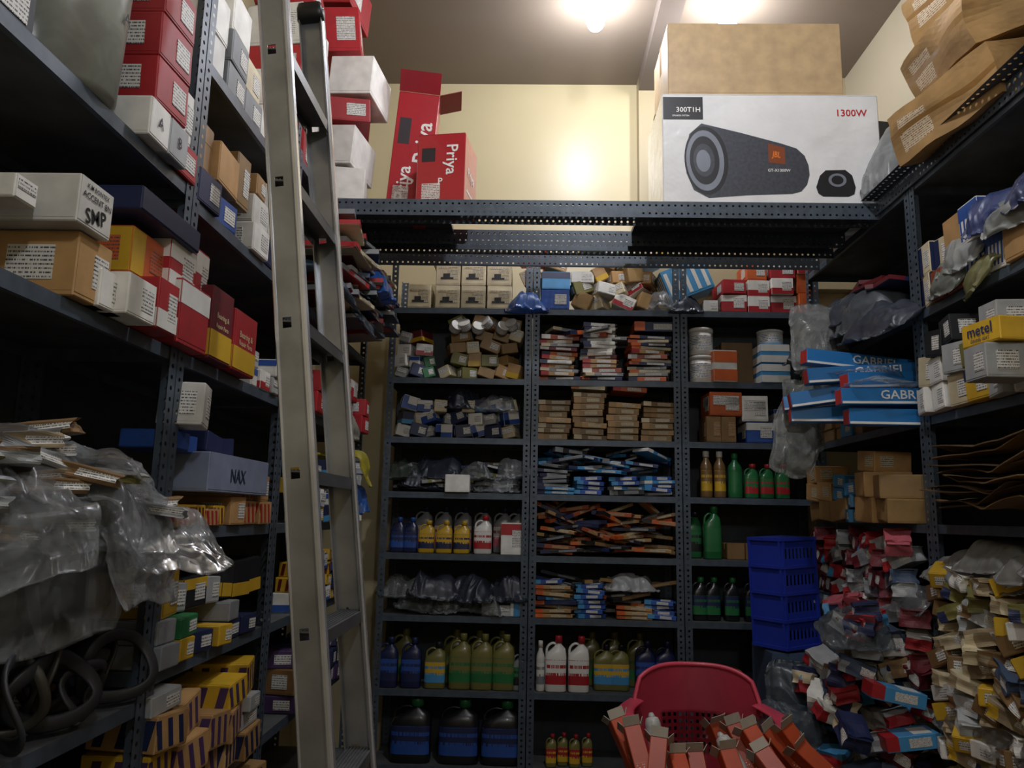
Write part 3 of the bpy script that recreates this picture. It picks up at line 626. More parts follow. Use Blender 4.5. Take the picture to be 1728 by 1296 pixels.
fill(LEFT,3.3,4.3,1.45,.36,blueS+yelS+whiteS,'small boxes by the corner',t0=-.06,jy=12,jr=6)
fill(LEFT,3.3,4.3,1.08,.28,blueS+yelS,'small boxes by the corner',t0=-.04,jy=12,jr=6)
fill(LEFT,3.3,4.3,.68,.3,[B(.12,.2,.08,'navy','L'),B(.11,.2,.07,'purple','L'),B(.12,.2,.1,'brown','L')],'small boxes by the corner',t0=-.04,jy=12,jr=6)
put(LEFT,bagT(.28,.36,.04,23,YLF,label='crumpled bright yellow plastic packet',droop=62,wr=2.2,fl=.3),3.82,-.08,1.76,10,0,0,None,1.05); put(LEFT,bagT(.24,.3,.04,24,BLF,label='crumpled bright blue plastic packet',droop=60,wr=2.2,fl=.3),3.72,-.1,1.60,-10,0,0,None,1.0)
put(LEFT,bagT(.3,.3,.07,25,film('#a9a69a',.8),label='crumpled white plastic bag',droop=50),3.7,-.02,1.94,0,0,0)
# ---------------------------------------------------------------- LOFT
BM=angleM(XR-XL,.08,.03,2,.0055)
def beam(Y,z,me=BM):
    return top('loft_beam',me,Matrix.Translation((XL,Y,z))@Matrix.Rotation(D(90),4,'Y'),'slotted steel angle beam carrying the loft','beam','loft beams')
ZL=2.975
for Y,dz in((3.45,0),(3.56,.0),(3.84,0),(4.0,0),(4.2,0)): beam(Y,ZL+dz)
top('loft_beam',angleM(1.25,.07,.03,2,.0055),Matrix.Translation((XR-.012,2.2,2.985))@Matrix.Rotation(D(-90),4,'X')@Matrix.Rotation(D(90),4,'Z'),'slotted steel angle beam along rack top','beam','loft beams')
def loftpl(x0,x1,y0,y1,lab):
    return top('loft_shelf',shelfM(x1-x0,y1-y0,.02),Matrix.Translation(((x0+x1)/2,y0,ZL+.004)),lab,'shelf','loft shelves')
xa=onY(1088,350,3.5).x
loftpl(-.97,onY(740,330,3.5).x+.04,3.46,4.1,'dark steel loft shelf under red cartons')
loftpl(xa-.02,1.58,3.46,4.1,'dark steel loft shelf under the speaker carton')
ZS=ZL+.006
x0=onY(1118,260,3.52).x; x1=onY(1487,260,3.52).x; h=onY(1300,160,3.52).z-ZS; w=x1-x0; d=.46
bm=bmesh.new(); cub(bm,-w/2,w/2,-d/2,d/2,0,h,0,.006); cub(bm,-w/2+.004,w/2-.004,-d/2+.004,-.002,h,h+.003,0); cub(bm,-w/2+.004,w/2-.004,.002,d/2-.004,h,h+.003,0)
cub(bm,-w/2-.002,w/2+.002,-.03,.03,h+.002,h+.004,1)
WC=mat('#dededc',.18,0,.02,4,.07,.8,.7)
spk=top('speaker_carton',tomesh(bm,'speaker_carton',[WC,TAPE]),Matrix.Translation(((x0+x1)/2,3.52+d/2,ZS)),'large white speaker carton with printed speaker picture on loft','box')
def poly(pts,m,dep=.0008,name='printed_picture'):
    bm=bmesh.new(); vs=[bm.verts.new((p[0],-dep,p[1])) for p in pts]; bm.faces.new(vs); return tomesh(bm,name,[m])
def ell(cx,cz,rx,rz,n=40,rot=0): return [(cx+rx*math.cos(2*math.pi*i/n)*math.cos(rot)-rz*math.sin(2*math.pi*i/n)*math.sin(rot),cz+rx*math.cos(2*math.pi*i/n)*math.sin(rot)+rz*math.sin(2*math.pi*i/n)*math.cos(rot)) for i in range(n)]
FY=Matrix.Translation((0,-d/2-.001,0))
def fu(u): return (u-1302.5)/369*w
def fv(v,u=1300): return (345-v)/188*h
def pic(pts,m,dep): child(spk,'printed_picture',poly(pts,m,dep),FY)
GR=mat('#3b3e45',.5,0,.0,60,.25); GD=mat('#17181b',.5,0,0); GM=mat('#777c86',.5,0,0)
s=w/369
pic([(fu(1185),fv(207)),(fu(1250),fv(222)),(fu(1320),fv(240)),(fu(1345),fv(248)),(fu(1358),fv(260)),(fu(1364),fv(276)),(fu(1365),fv(292)),(fu(1360),fv(308)),(fu(1350),fv(319)),(fu(1335),fv(323)),(fu(1260),fv(326)),(fu(1195),fv(331)),(fu(1170),fv(318)),(fu(1158),fv(290)),(fu(1156),fv(262)),(fu(1164),fv(225))][::-1],GR,.0006)
pic(ell(fu(1192),fv(269),37*s,62*s,40,.06),GD,.0010); pic(ell(fu(1190),fv(269),32*s,55*s,40,.06),GM,.0014); pic(ell(fu(1189),fv(269),25*s,44*s,40,.06),GD,.0018); pic(ell(fu(1188),fv(269),18*s,30*s,40,.06),GR,.0022); pic(ell(fu(1187),fv(270),12*s,20*s,40,.06),GM,.0026)
pic([(fu(1378),fv(322)),(fu(1375),fv(312)),(fu(1382),fv(293)),(fu(1392),fv(284)),(fu(1425),fv(283)),(fu(1436),fv(292)),(fu(1441),fv(312)),(fu(1438),fv(323)),(fu(1428),fv(327)),(fu(1386),fv(327))],GD,.0010); pic(ell(fu(1411),fv(300),15*s,12*s),GM,.0014); pic(ell(fu(1411),fv(300),10*s,8*s),GD,.0018)
pic([(fu(1120),fv(162)),(fu(1188),fv(162)),(fu(1188),fv(200)),(fu(1120),fv(200))],GD,.001)
pic([(fu(1297),fv(240)),(fu(1325),fv(247)),(fu(1325),fv(275)),(fu(1297),fv(272))],mat('#7a3b18',.5,0,0),.0014)
letter(spk,'JBL',.042,(fu(1311),-d/2-.003,fv(259)),mat('#e07a20'),'F',-8,.7)
letter(spk,'GT-X1300W',.02,(fu(1314),-d/2-.003,fv(285)),WHT)
letter(spk,'1300W',.05,(fu(1440),-d/2-.002,fv(188)),REDI)
letter(spk,'300T1H',.036,(fu(1163),-d/2-.003,fv(184)),WHT)
letter(spk,'SPEAKER SYSTEM',.011,(fu(1150),-d/2-.003,fv(194)),WHT)
x0=onY(1127,100,3.56).x; x1=onY(1420,100,3.56).x; zt=onY(1280,40,3.56).z; zb=ZS+h+.006
t=B(x1-x0,.42,zt-zb,'paletan','T','tan'); t.name='brown_carton'; spawn(t,Matrix.Translation(((x0+x1)/2,3.56+.21,zb)),None,'large plain brown carton on top of white carton')
def redcarton(u0,u1,v0,v1,Y,dep,yaw,word,vert,size,lab,tilt=0):
    x0=onY(u0,v1,Y).x; x1=onY(u1,v1,Y).x; zt=onY((u0+u1)/2,v0,Y).z; w=x1-x0; h=zt-ZS
    bm=bmesh.new(); cub(bm,-w/2,w/2,-dep/2,dep/2,0,h,0,.004); cub(bm,-w/2+.003,w/2-.003,-dep/2+.003,-.002,h,h+.002,0); cub(bm,-w/2+.003,w/2-.003,.002,dep/2-.003,h,h+.002,0)
    cub(bm,-w*.38,w*.0,-dep/2-.001,-dep/2,h*.05,h*.28,1); cub(bm,-w*.4,-w*.12,-dep/2-.001,-dep/2,h*.6,h*.8,2)
    cub(bm,w/2,w/2+.001,-dep*.3,dep*.3,h*.2,h*.24,3)
    RM=mat('#a8222c',.3,0,.03,6,.06,.15,.4)
    o=top('red_carton',tomesh(bm,'red_carton',[RM,printm('#d2d0c6','#8c1a20',120,300),mat('#2a2024'),WHT]),Matrix.Translation(((x0+x1)/2,Y+dep/2,ZS))@Matrix.Rotation(D(yaw),4,'Z')@Matrix.Rotation(D(tilt),4,'Y'),lab,'box','red cartons on the loft')
    letter(o,word,size,(w*.22,-dep/2-.002,h*.62),WHT,'F',vert); letter(o,'P',size*.6,(-w*.0,-dep/2-.002,h*.3),WHT,'F',0)
    return o,w,h,dep
o,w,h,dp=redcarton(706,790,226,330,3.50,.26,-8,'Priya',-90,.08,'short red carton with white lettering on loft')
letter(o,'Priya',.07,(w/2+.002,0,h*.5),WHT,'R')
o,w,h,dp=redcarton(646,716,156,327,3.79,.2,6,'Priya',90,.12,'tall red carton with open top flap on loft',4)
letter(o,'Priya',.1,(-w*.15,-dp/2-.002,h*.3),WHT,'F',90)
bm=bmesh.new(); v=cub(bm,-w/2,w/2,0,.003,0,.11); bmesh.ops.rotate(bm,verts=v,cent=(0,0,0),matrix=Matrix.Rotation(D(35),3,'X')); child(o,'flap',tomesh(bm,'flap',[mat('#8c1220',.5)]),Matrix.Translation((0,-dp/2,h+.002)))
bm=bmesh.new(); v=cub(bm,0,.12,-dp/2,dp/2,0,.003); child(o,'flap',tomesh(bm,'flap',[mat('#8c1220',.5)]),Matrix.Translation((w/2,0,h))@Matrix.Rotation(D(-20),4,'Y'))
g='red and white cartons stacked on the loft'
zz=ZS
for i,(c,hh,off,yw,rl,a) in enumerate([('white',.17,.0,10,0,'red'),('white',.2,-.02,-8,4,'cream'),('red',.12,.0,14,-3,'white'),('white',.2,.05,-6,3,'cream'),('red',.24,-.05,8,-6,'white'),('red',.2,-.08,-5,4,'white')]):
    t=B(.22,.3,hh,c,'' if c=='white' else 'L',a); spawn(t,Matrix.Translation((-.97+off,3.64,zz+.003+abs(math.sin(D(rl)))*.11))@Matrix.Rotation(D(yw),4,'Z')@Matrix.Rotation(D(rl),4,'Y'),g); zz+=hh+.012+abs(math.sin(D(rl)))*.22
zz=ZS-.02
for i,(c,hh) in enumerate([('red',.2),('white',.16),('red',.18),('white',.2),('red',.18)]):
    t=B(.26,.3,hh,c,'L','white'); spawn(t,Matrix.Translation((-1.15,3.2,zz))@Matrix.Rotation(D(rnd(-8,8)),4,'Z'),g); zz+=hh+.004
wrap=bagT(.42,.34,.34,77,film('#aeb3b0',.5,.15),name='wrapped_parcel',label='parcel wrapped in clear stretch film on loft',fl=.04,wr=.6)
pp=onY(1535,300,3.35); spawn(wrap,Matrix.Translation((pp.x+.05,3.4,2.99)))
spawn(B(.28,.24,.24,'grey','','grey'),Matrix.Translation((pp.x+.05,3.4,2.99)),None,'grey carton inside stretch film on loft')
t=B(.4,.35,.42,'black','','grey'); spawn(t,Matrix.Translation((1.86,4.2,2.945)),None,'black wrapped carton on loft beside wall')
t=B(.44,.3,.36,'black','','grey'); spawn(t,Matrix.Translation((1.80,4.2,3.37))@Matrix.Rotation(D(10),4,'Z'),None,'black wrapped carton on loft beside wall')
g='taped brown cartons on rack top'
def tanc(w,d,h,x,y,z,yaw,roll,pitch,sd):
    bm=bmesh.new(); bmesh.ops.create_cube(bm,size=1); bmesh.ops.subdivide_edges(bm,edges=bm.edges[:],cuts=9,use_grid_fill=True)
    for f in bm.faces:
        c=f.calc_center_median(); f.material_index=1 if (abs(c.y)<.05 or (abs(c.z-.02)<.05 and c.x<-.49)) else (2 if (c.x<-.49 and c.y>.1 and c.y<.35 and abs(c.z)<.3) else 0)
    for v in bm.verts:
        p=v.co*1.6+Vector((sd,sd*2,0)); n=noise.noise(p); n2=noise.noise(p+Vector((5,5,5))); k=.05
        v.co=Vector(((v.co.x+n*k)*w,(v.co.y+n2*k)*d,(v.co.z+.5+noise.noise(p*1.7)*.1)*h))
    me=tomesh(bm,'worn_carton',[mat('#a3804f',.6,0,.12,7,.25,.3),mat('#8f6a3a',.2,0,.05),printm(PAL['cream'],'#7a3030',120,300)])
    spawn(tpl('worn_carton',me,w,d,h,'creased brown carton sealed with tape on rack top','box'),Matrix.Translation((x,y,z))@Matrix.Rotation(D(yaw),4,'Z')@Matrix.Rotation(D(roll),4,'Y')@Matrix.Rotation(D(pitch),4,'X'),g)
tanc(.46,.55,.2,1.75,2.76,3.0,10,-14,0,3); tanc(.46,.5,.19,1.76,2.70,3.24,-6,-16,3,5); tanc(.42,.5,.2,1.80,2.72,3.49,12,-10,-3,8)
# ---------------------------------------------------------------- RIGHT RACK
g='crumpled sacks of packets'
for i in range(5):
    put(RIGHT,bagT(.42,.5,.12,80+i,film(['#4c525e','#5c6268','#515863'][i%3],.88,.28),label='grey translucent sack of packets over shelf edge',droop=28),-3.33-.2*i,.02,2.372+.07*(i%3),rnd(-15,15),0,0,g)
for i in range(4): put(RIGHT,packT(.3,.2,.02,['navy','grey','slate','navy'][i],'maroon','grey'),-3.36-.07*i,.08,2.52+.025*i,rnd(60,110),rnd(-5,5),0,'packets on the sacks')
for i,(u,v,m_) in enumerate([(1385,600,'#a3a7a4'),(1345,700,'#989c97'),(1360,570,'#a8aba8'),(1390,650,'#98a2a8'),(1330,740,'#a8aca8')]):
    p=onY(u,v,3.7); spawn(bagT(.22,.36,.07,90+i,film(m_,.42,.2),label='limp clear polythene bag hanging off shelf',wr=.9),Matrix.Translation((p.x+.03,3.7,p.z))@Matrix.Rotation(D(rnd(-15,15)),4,'Y')@Matrix.Rotation(D(80),4,'X'),'hanging clear bags')
def gab(x,y,z,L,yaw,roll,txt=True):
    a=.068
    bm=bmesh.new(); cub(bm,-L/2,L/2,-a/2,a/2,0,a,0,.003); cub(bm,-L/2+.002,L/2-.002,-a/2-.001,-a/2,a*.06,a*.2,1); cub(bm,-L/2-.001,-L/2,-a/2+.005,a/2-.005,.005,a-.005,2); cub(bm,-L/2+.002,L/2-.002,-a/2+.002,-.001,a,a+.001,0)
    me=tomesh(bm,'shock_absorber_box',[mat('#2c74b2',.35,0,.18,6,.08),WHT,mat('#b9302a')])
    o=top('shock_absorber_box',me,Matrix.Translation((x,y,z))@Matrix.Rotation(D(yaw),4,'Z')@Matrix.Rotation(D(roll),4,'Y'),'long bright blue shock absorber box with white lettering','box','blue shock absorber boxes')
    if txt: letter(o,'GABRIEL',.052,(L*.14,-a/2-.002,a*.58),WHT,'F',0,1.1)
    return o
gab(1.50,3.23,1.90,.38,0,0,False); gab(1.485,3.22,1.985,.42,2,-1)
gab(1.42,3.42,1.935,.54,-8,0,False); gab(1.41,3.38,2.03,.54,-8,-8); gab(1.44,3.36,2.11,.48,-2,-4); gab(1.46,3.46,2.18,.50,7,4); gab(1.44,3.55,2.03,.54,-14,-5,False); gab(1.5,3.3,2.07,.36,12,-4,False)
for i in range(6): put(RIGHT,bagT(.26,.3,.04,140+i,film('#aab7bd',.26,.18),label='clear plastic sleeve over blue boxes',nx=40,ny=36),-3.25-.1*i,-.15,2.06+.035*i,rnd(-40,40),rnd(-15,15),0,'clear plastic sleeves')
fill(RIGHT,-4.35,-3.75,1.93,.3,[B(.14,.2,.1,'sky','L','white'),tanS[2]],'small boxes behind shock absorbers',t0=0)
g='small brown cartons on rack'
fill(RIGHT,-3.62,-3.19,1.50,.34,[B(.17,.2,.11,'tan','T','tan','tan'),B(.15,.2,.1,'kraft','','tan','tan'),B(.13,.18,.09,'tan','L','cream','cream')],g,t0=-.12,jy=16,jr=7,gap=.01)
fill(RIGHT,-4.3,-3.64,1.50,.3,[B(.15,.2,.1,'kraft','T','tan','tan'),B(.13,.18,.09,'tan','L','cream','cream'),B(.1,.15,.06,'sky','L','white')],g,t0=-.1,jy=16,jr=9,gap=.01)
g='crumpled red and blue parts packets'
CR_=[crushT(.14,.1,.07,'maroon','silver',1),crushT(.13,.1,.07,'pink','navy',2),crushT(.14,.1,.06,'silver','red',3),crushT(.12,.1,.06,'red','sky',4),crushT(.14,.11,.07,'grey','maroon',5),crushT(.13,.11,.07,'maroon','navy',15),crushT(.13,.1,.06,'slate','grey',16),crushT(.12,.09,.06,'white','red',17)]
for zz,H in((1.08,.40),(.66,.42)):
    jumble(RIGHT,-4.3,-3.19,zz,H,CR_+([crushT(.15,.1,.08,'sky','white',6)] if zz<1 else []),g,t0=-.10,roll=25,yaw=40)
for i in range(3): put(RIGHT,bagT(.22,.24,.05,160+i,film(['#90959a','#6a5560','#7c8488'][i%3],.3,.18),label='clear bag over small packets',droop=40,nx=44,ny=40),-3.3-.22*i,.0,1.2+.05*(i%3),rnd(-20,20),0,0,'clear bags over packets')
def heap(ts,x0,x1,y0,y1,z0,H,n,g):
    for i in range(n):
        t=random.choice(ts); f=i/n
        k=1-f*.45; x=(x0+x1)/2+(rnd(-.5,.5))*(x1-x0)*k; y=(y0+y1)/2+rnd(-.5,.5)*(y1-y0)*k
        spawn(t,Matrix.Translation((x,y,z0+f*H))@Matrix.Rotation(D(rnd(0,360)),4,'Z')@Matrix.Rotation(D(rnd(-25,25)),4,'Y')@Matrix.Rotation(D(rnd(-20,20)),4,'X'),g)
CM=CR_+[crushT(.15,.1,.07,'white','grey',7),crushT(.14,.1,.07,'sky','red',8),crushT(.14,.1,.07,'navy','cream',9),crushT(.14,.1,.07,'brown','grey',10)]
heap(CM,1.16,1.72,3.16,3.75,.0,1.12,150,'heap of crumpled packets by the rack')
for i,(x,y,zz,rl) in enumerate([(1.42,3.2,.82,10),(1.46,3.18,.66,-8)]):
    t=packT(.2,.12,.055,'sky','red','white'); spawn(t,Matrix.Translation((x,y,zz))@Matrix.Rotation(D(rnd(-15,5)),4,'Z')@Matrix.Rotation(D(rl),4,'Y'),'blue and white packets on heap')
spawn(bagT(.3,.26,.1,101,film('#5f6a70',.5,.2),label='crumpled clear plastic bag on heap'),Matrix.Translation((1.34,3.35,1.04))@Matrix.Rotation(D(20),4,'X'),None)
g='white and blue boxes on rack'
WB=[B(.12,.2,.15,'white','SU','blue'),B(.11,.2,.17,'tan','','cream'),B(.1,.2,.13,'cream','EL','navy'),B(.1,.2,.12,'rust','','tan')]
fill(RIGHT,-3.12,-2.25,2.37,.36,WB,g,t0=-.02,jy=10,jr=5)
for i in range(6): put(RIGHT,bagT(.28,.3,.07,110+i,film(['#8a8f86','#a9ada9','#8f8d5c','#3a4a7c','#90948f','#2f3c68'][i],.9,.3),label='printed crumpled plastic packet',droop=50,wr=1.3),-2.92+.11*i,.06,[2.46,2.52,2.40,2.60,2.56,2.62][i],rnd(-20,20),0,0,'printed plastic packets')
g='yellow and white boxes on rack'
YW=[B(.11,.2,.12,'yellow','LU','navy'),B(.12,.2,.11,'silver','L','yellow'),B(.13,.2,.09,'olive','L','black'),B(.09,.18,.1,'white','L','red'),B(.1,.18,.12,'cream','L','cream'),B(.1,.18,.1,'black','L','yellow')]
fill(RIGHT,-3.12,-2.25,1.93,.38,YW,g,t0=-.06,jy=14,jr=7)
t=B(.17,.1,.075,'yellow','','yellow'); o=put(RIGHT,t,-2.45,-.12,2.07,8,0,0,None,1,'yellow carton with navy lettering on box pile'); letter(o,'metel',.05,(0,-.054,.046),mat('#1a2a5c')); letter(o,'DIVINE SEAT',.015,(0,-.054,.015),mat('#1a2a5c'))
put(RIGHT,YW[1],-2.45,-.09,1.955,0,0,0,g)
def crumpsheet(w,d,seed,c,amp=.018,name='folded_cardboard'):
    bm=bmesh.new(); bmesh.ops.create_grid(bm,x_segments=24,y_segments=16,size=.5)
    for v in bm.verts:
        p=v.co; n=abs(noise.noise(Vector((p.x*1.8+seed,p.y*2,seed)))); v.co=Vector((p.x*w,p.y*d,amp*(n*1.6)+.12*abs(p.x-.1)*w))
    bmesh.ops.solidify(bm,geom=bm.faces[:],thickness=.004)
    me=tomesh(bm,name,[mat(PAL[c],.7,0,.1,10,.2)])
    return tpl(name,me,w,d,amp,f'bent {c} cardboard sheet on shelf','cardboard')
PAL['darkkraft']='#5f4a30'
for i in range(9): put(RIGHT,crumpsheet(.62,.3,i*3.3,['darkkraft','brown','darkkraft'][i%3]),-2.72+.03*i,.07-.01*i,1.52+.024*i,rnd(-10,10),rnd(-8,2),0,'bent cardboard sheets')
for i in range(7): put(RIGHT,bagT(.3,.3,.05,120+i,film('#85847e',.93,.45),label='dusty white bag of gaskets',droop=30),-3.05+.13*i,.06,1.34+.03*(i%3),rnd(-20,20),0,0,'dusty white bags')
PP=[crushT(.14,.1,.055,'cream','dull',21),crushT(.15,.11,.06,'dull','cream',22),crushT(.13,.1,.055,'olive','navy',23),crushT(.14,.1,.055,'silver','brown',24),crushT(.14,.1,.055,'dull','yellow',25),crushT(.15,.11,.05,'brown','dull',26),crushT(.13,.1,.06,'slate','cream',27),crushT(.13,.1,.06,'white','grey',28),SB(.11,.12,.06,'yellow','L','navy'),SB(.12,.12,.055,'white','L','navy'),SB(.1,.12,.06,'brown','L','tan')]
g='crumpled paper packets of parts'
for zz,H,t0 in((1.08,.28,-.08),(.66,.44,-.10),(.2,.46,-.10)):
    jumble(RIGHT,-3.12,-2.22,zz,H,PP,g,t0=t0,roll=26,yaw=50)
for i in range(4): put(RIGHT,bagT(.24,.26,.05,180+i,film(['#a09e96','#88857a','#7a7e84'][i%3],.3,.2),label='clear bag over paper packets',droop=50,nx=44,ny=40),-3.0+.24*(i%4),.0,.84,rnd(-20,20),0,0,'clear bags over paper packets')
def crate():
    w,d,h=.24,.2,.52; bm=bmesh.new(); tk=.005
    cub(bm,-w/2,-w/2+tk,-d/2,d/2,0,h); cub(bm,-w/2,w/2,-d/2,d/2,0,tk); cub(bm,-w/2,w/2,-d/2,d/2,h-tk,h); cub(bm,-w/2,w/2,d/2-tk,d/2,0,h)
    for z in (0,.125,.25,.375,.505):
        cub(bm,-w/2-.012,w/2+.002,-d/2-.012,-d/2+.004,z,z+.015); cub(bm,-w/2-.012,-w/2,-d/2,d/2,z,z+.015)
    for k in range(4):
        z0=.015+k*.125; cub(bm,-w/2,w/2,-d/2,-d/2+.003,z0,z0+.03); cub(bm,-w/2,w/2,-d/2,-d/2+.003,z0+.078,z0+.112)
        for j in range(9):
            x=-w/2+.012+j*(w-.03)/8; cub(bm,x,x+.012,-d/2,-d/2+.003,z0+.03,z0+.078)
    for x in(-w/2,w/2-.012): cub(bm,x,x+.012,-d/2-.010,-d/2,0,h)
    for y in(-d/2,d/2-.012): cub(bm,-w/2-.010,-w/2,y,y+.012,0,h)
    return tomesh(bm,'plastic_crate',[mat('#2438a0',.35,0,.02,5,.08)])
pc=onY(1340,1085,3.85)
top('plastic_crate',crate(),Matrix.Translation((pc.x+.0,3.95,.905))@Matrix.Rotation(D(32),4,'Z')@Matrix.Rotation(D(-2),4,'Y'),'blue ribbed plastic crate standing on end','crate')
for k,hh in enumerate((.3,.3,.28)): spawn(B(.34,.34,hh,'slate' if k==2 else 'brown','','grey'),Matrix.Translation((pc.x+.05,3.97,.003+sum((.303,.303,.28)[:k]))),'dark cartons under crate','dark carton stacked under plastic crate')
spawn(bagT(.3,.3,.08,171,film('#5a646c',.7,.25),label='crumpled grey bag hanging under crate'),Matrix.Translation((pc.x-.02,3.74,.72))@Matrix.Rotation(D(80),4,'X'),None)
# ---------------------------------------------------------------- LADDER
YN,YF=1.75,2.15
a=onY(460,0,YN); b=onY(533,1296,YN); sl=(a.x-b.x)/(a.z-b.z); tilt=math.atan(sl); x_at0=b.x-sl*b.z
Ltop=3.05
def railM():
    bm=bmesh.new(); W=.070; Lh=Ltop; e=.003
    slots=[.18,.53,.885,1.235,1.59,1.945,2.30,2.655]; zs=[0]
    for s_ in slots: zs+= [s_-.016,s_+.010]
    zs.append(Lh); xs=[-W/2,-W*.30,0.0,W/2]
    for i in range(len(zs)-1):
        for j in range(3):
            if i%2==1 and j==1: continue
            cub(bm,xs[j],xs[j+1],0,e,zs[i],zs[i+1])
    cub(bm,-W/2,-W/2+e,0,.028,0,Lh); cub(bm,W/2-e,W/2,0,.028,0,Lh)
    cub(bm,W/2-.012,W/2+.004,-.012,.014,0,Lh,1,.005)
    cub(bm,-W/2-.004,-W/2+.003,-.006,.008,0,Lh,1,.0025)
    return tomesh(bm,'rail',[ALU,mat('#cfd0d3',.2,.7,.02,5,.2)])
lad=bpy.data.objects.new('step_ladder',None); lad['label']='tall aluminium ladder leaning beside the packed rack'; lad['category']='ladder'
lad.matrix_world=Matrix.Translation((x_at0,0,.012))@Matrix.Rotation(tilt,4,'Y'); link(lad)
rm=railM(); child(lad,'rail',rm,Matrix.Translation((0,YN,0))); child(lad,'rail',rm,Matrix.Translation((0.0,YF,0))@Matrix.Diagonal((1,-1,1,1)))
bm=bmesh.new(); W=.068; L_=YF-YN-.006
cub(bm,-W/2,W/2,0,L_,-.002,.002); cub(bm,-W/2,-W/2+.003,0,L_,-.028,0); cub(bm,W/2-.003,W/2,0,L_,-.028,0)
for i in range(7): cub(bm,-W/2+.006+i*.0085,-W/2+.009+i*.0085,0,L_,.002,.0045)
stm=tomesh(bm,'tread',[mat('#626365',.4,.5,.02,8,.3)])
for s_ in [.18,.53,.885,1.235,1.59,1.945,2.30,2.655]: child(lad,'tread',stm,Matrix.Translation((0,YN+.003,s_))@Matrix.Rotation(-tilt,4,'Y'))
bm=bmesh.new(); cub(bm,-.041,.041,-.006,.034,-.012,.05,0,.006); ft=tomesh(bm,'foot',[mat('#141414')])
bm=bmesh.new(); loft(bm,[(Ltop-.05,.040,.02,0,.012,5),(Ltop-.01,.040,.021,0,.012,5),(Ltop+.006,.035,.018,0,.012,5)],24); ct=tomesh(bm,'end_cap',[mat('#141414',.4)])
for Y,sy in((YN,1),(YF,-1)):
    child(lad,'foot',ft,Matrix.Translation((0,Y,0))@Matrix.Diagonal((1,sy,1,1)),'black rubber foot'); child(lad,'end_cap',ct,Matrix.Translation((0,Y,0))@Matrix.Diagonal((1,sy,1,1)),'black plastic end cap')
# ---------------------------------------------------------------- CHAIR
RP=mat('#cb4459',.4,0,.02,4,.12,0,.2)
ch=bpy.data.objects.new('plastic_chair',None); ch['label']='red plastic armchair with slotted backrest loaded with boxes'; ch['category']='chair'
cx=onY(1165,1150,3.65).x
ch.matrix_world=Matrix.Translation((cx,3.42,.002))@Matrix.Rotation(D(-4),4,'Z')@Matrix.Diagonal((1.04,1.0,1.0,1)); link(ch)
bm=bmesh.new(); NU,NV=45,30; V={}
def bk(u,v):
    Wd=.28-.055*max(0,v-.5)**1.4*2.2-.02*(1-v)
    zz=.42+.43*v-.05*v*v*abs(u)**4
    return (u*Wd,.20+.07*v-.13*u*u*(.4+.6*(1-v*.5)),zz)
for j in range(NV+1):
    for i in range(NU+1): V[i,j]=bm.verts.new(bk(-1+2*i/NU,j/NV))
for j in range(NV):
    for i in range(NU):
        u=-1+2*(i+.5)/NU; v=(j+.5)/NV
        if .15<v<.58 and abs(u)<.5 and (i%2==1) and (j%2!=0): continue
        f=bm.faces.new((V[i,j],V[i+1,j],V[i+1,j+1],V[i,j+1])); f.smooth=True
bmesh.ops.solidify(bm,geom=bm.faces[:],thickness=.007)
tube(bm,[bk(-1,.55+.45*k/8) for k in range(8)]+[bk(-1+2*i/24,1) for i in range(25)]+[bk(1,1-.45*k/8) for k in range(1,9)],.010,.010,8,0)
child(ch,'backrest',tomesh(bm,'backrest',[RP]))
bm=bmesh.new(); N=20; V={}
for j in range(N+1):
    for i in range(N+1):
        u=-1+2*i/N; v=-1+2*j/N
        V[i,j]=bm.verts.new((u*(.25-.02*v),v*.23,.43-.02*math.cos(u*1.4)*math.cos(v*1.2)+(-.03*max(0,-v-.8)*5)))
for j in range(N):
    for i in range(N): f=bm.faces.new((V[i,j],V[i+1,j],V[i+1,j+1],V[i,j+1])); f.smooth=True
bmesh.ops.solidify(bm,geom=bm.faces[:],thickness=.008); child(ch,'seat',tomesh(bm,'seat',[RP]))
for sx in(-1,1):
    bm=bmesh.new(); tube(bm,smoothpts([(sx*.25,.15,.71),(sx*.285,.09,.70),(sx*.305,-.0,.695),(sx*.30,-.14,.68),(sx*.285,-.22,.63),(sx*.27,-.245,.55),(sx*.245,-.24,.43)],6),.036,.009,12,0)
    child(ch,'armrest',tomesh(bm,'armrest',[RP]))
    for sy in(-1,1):
        bm=bmesh.new(); tube(bm,[(sx*.235,sy*.21,.42),(sx*.25,sy*.24,.2),(sx*.265,sy*.27,0)],.026,.02,10,0,Vector((0,1,0))); child(ch,'leg',tomesh(bm,'leg',[RP]))
g='long orange boxes piled on chair'
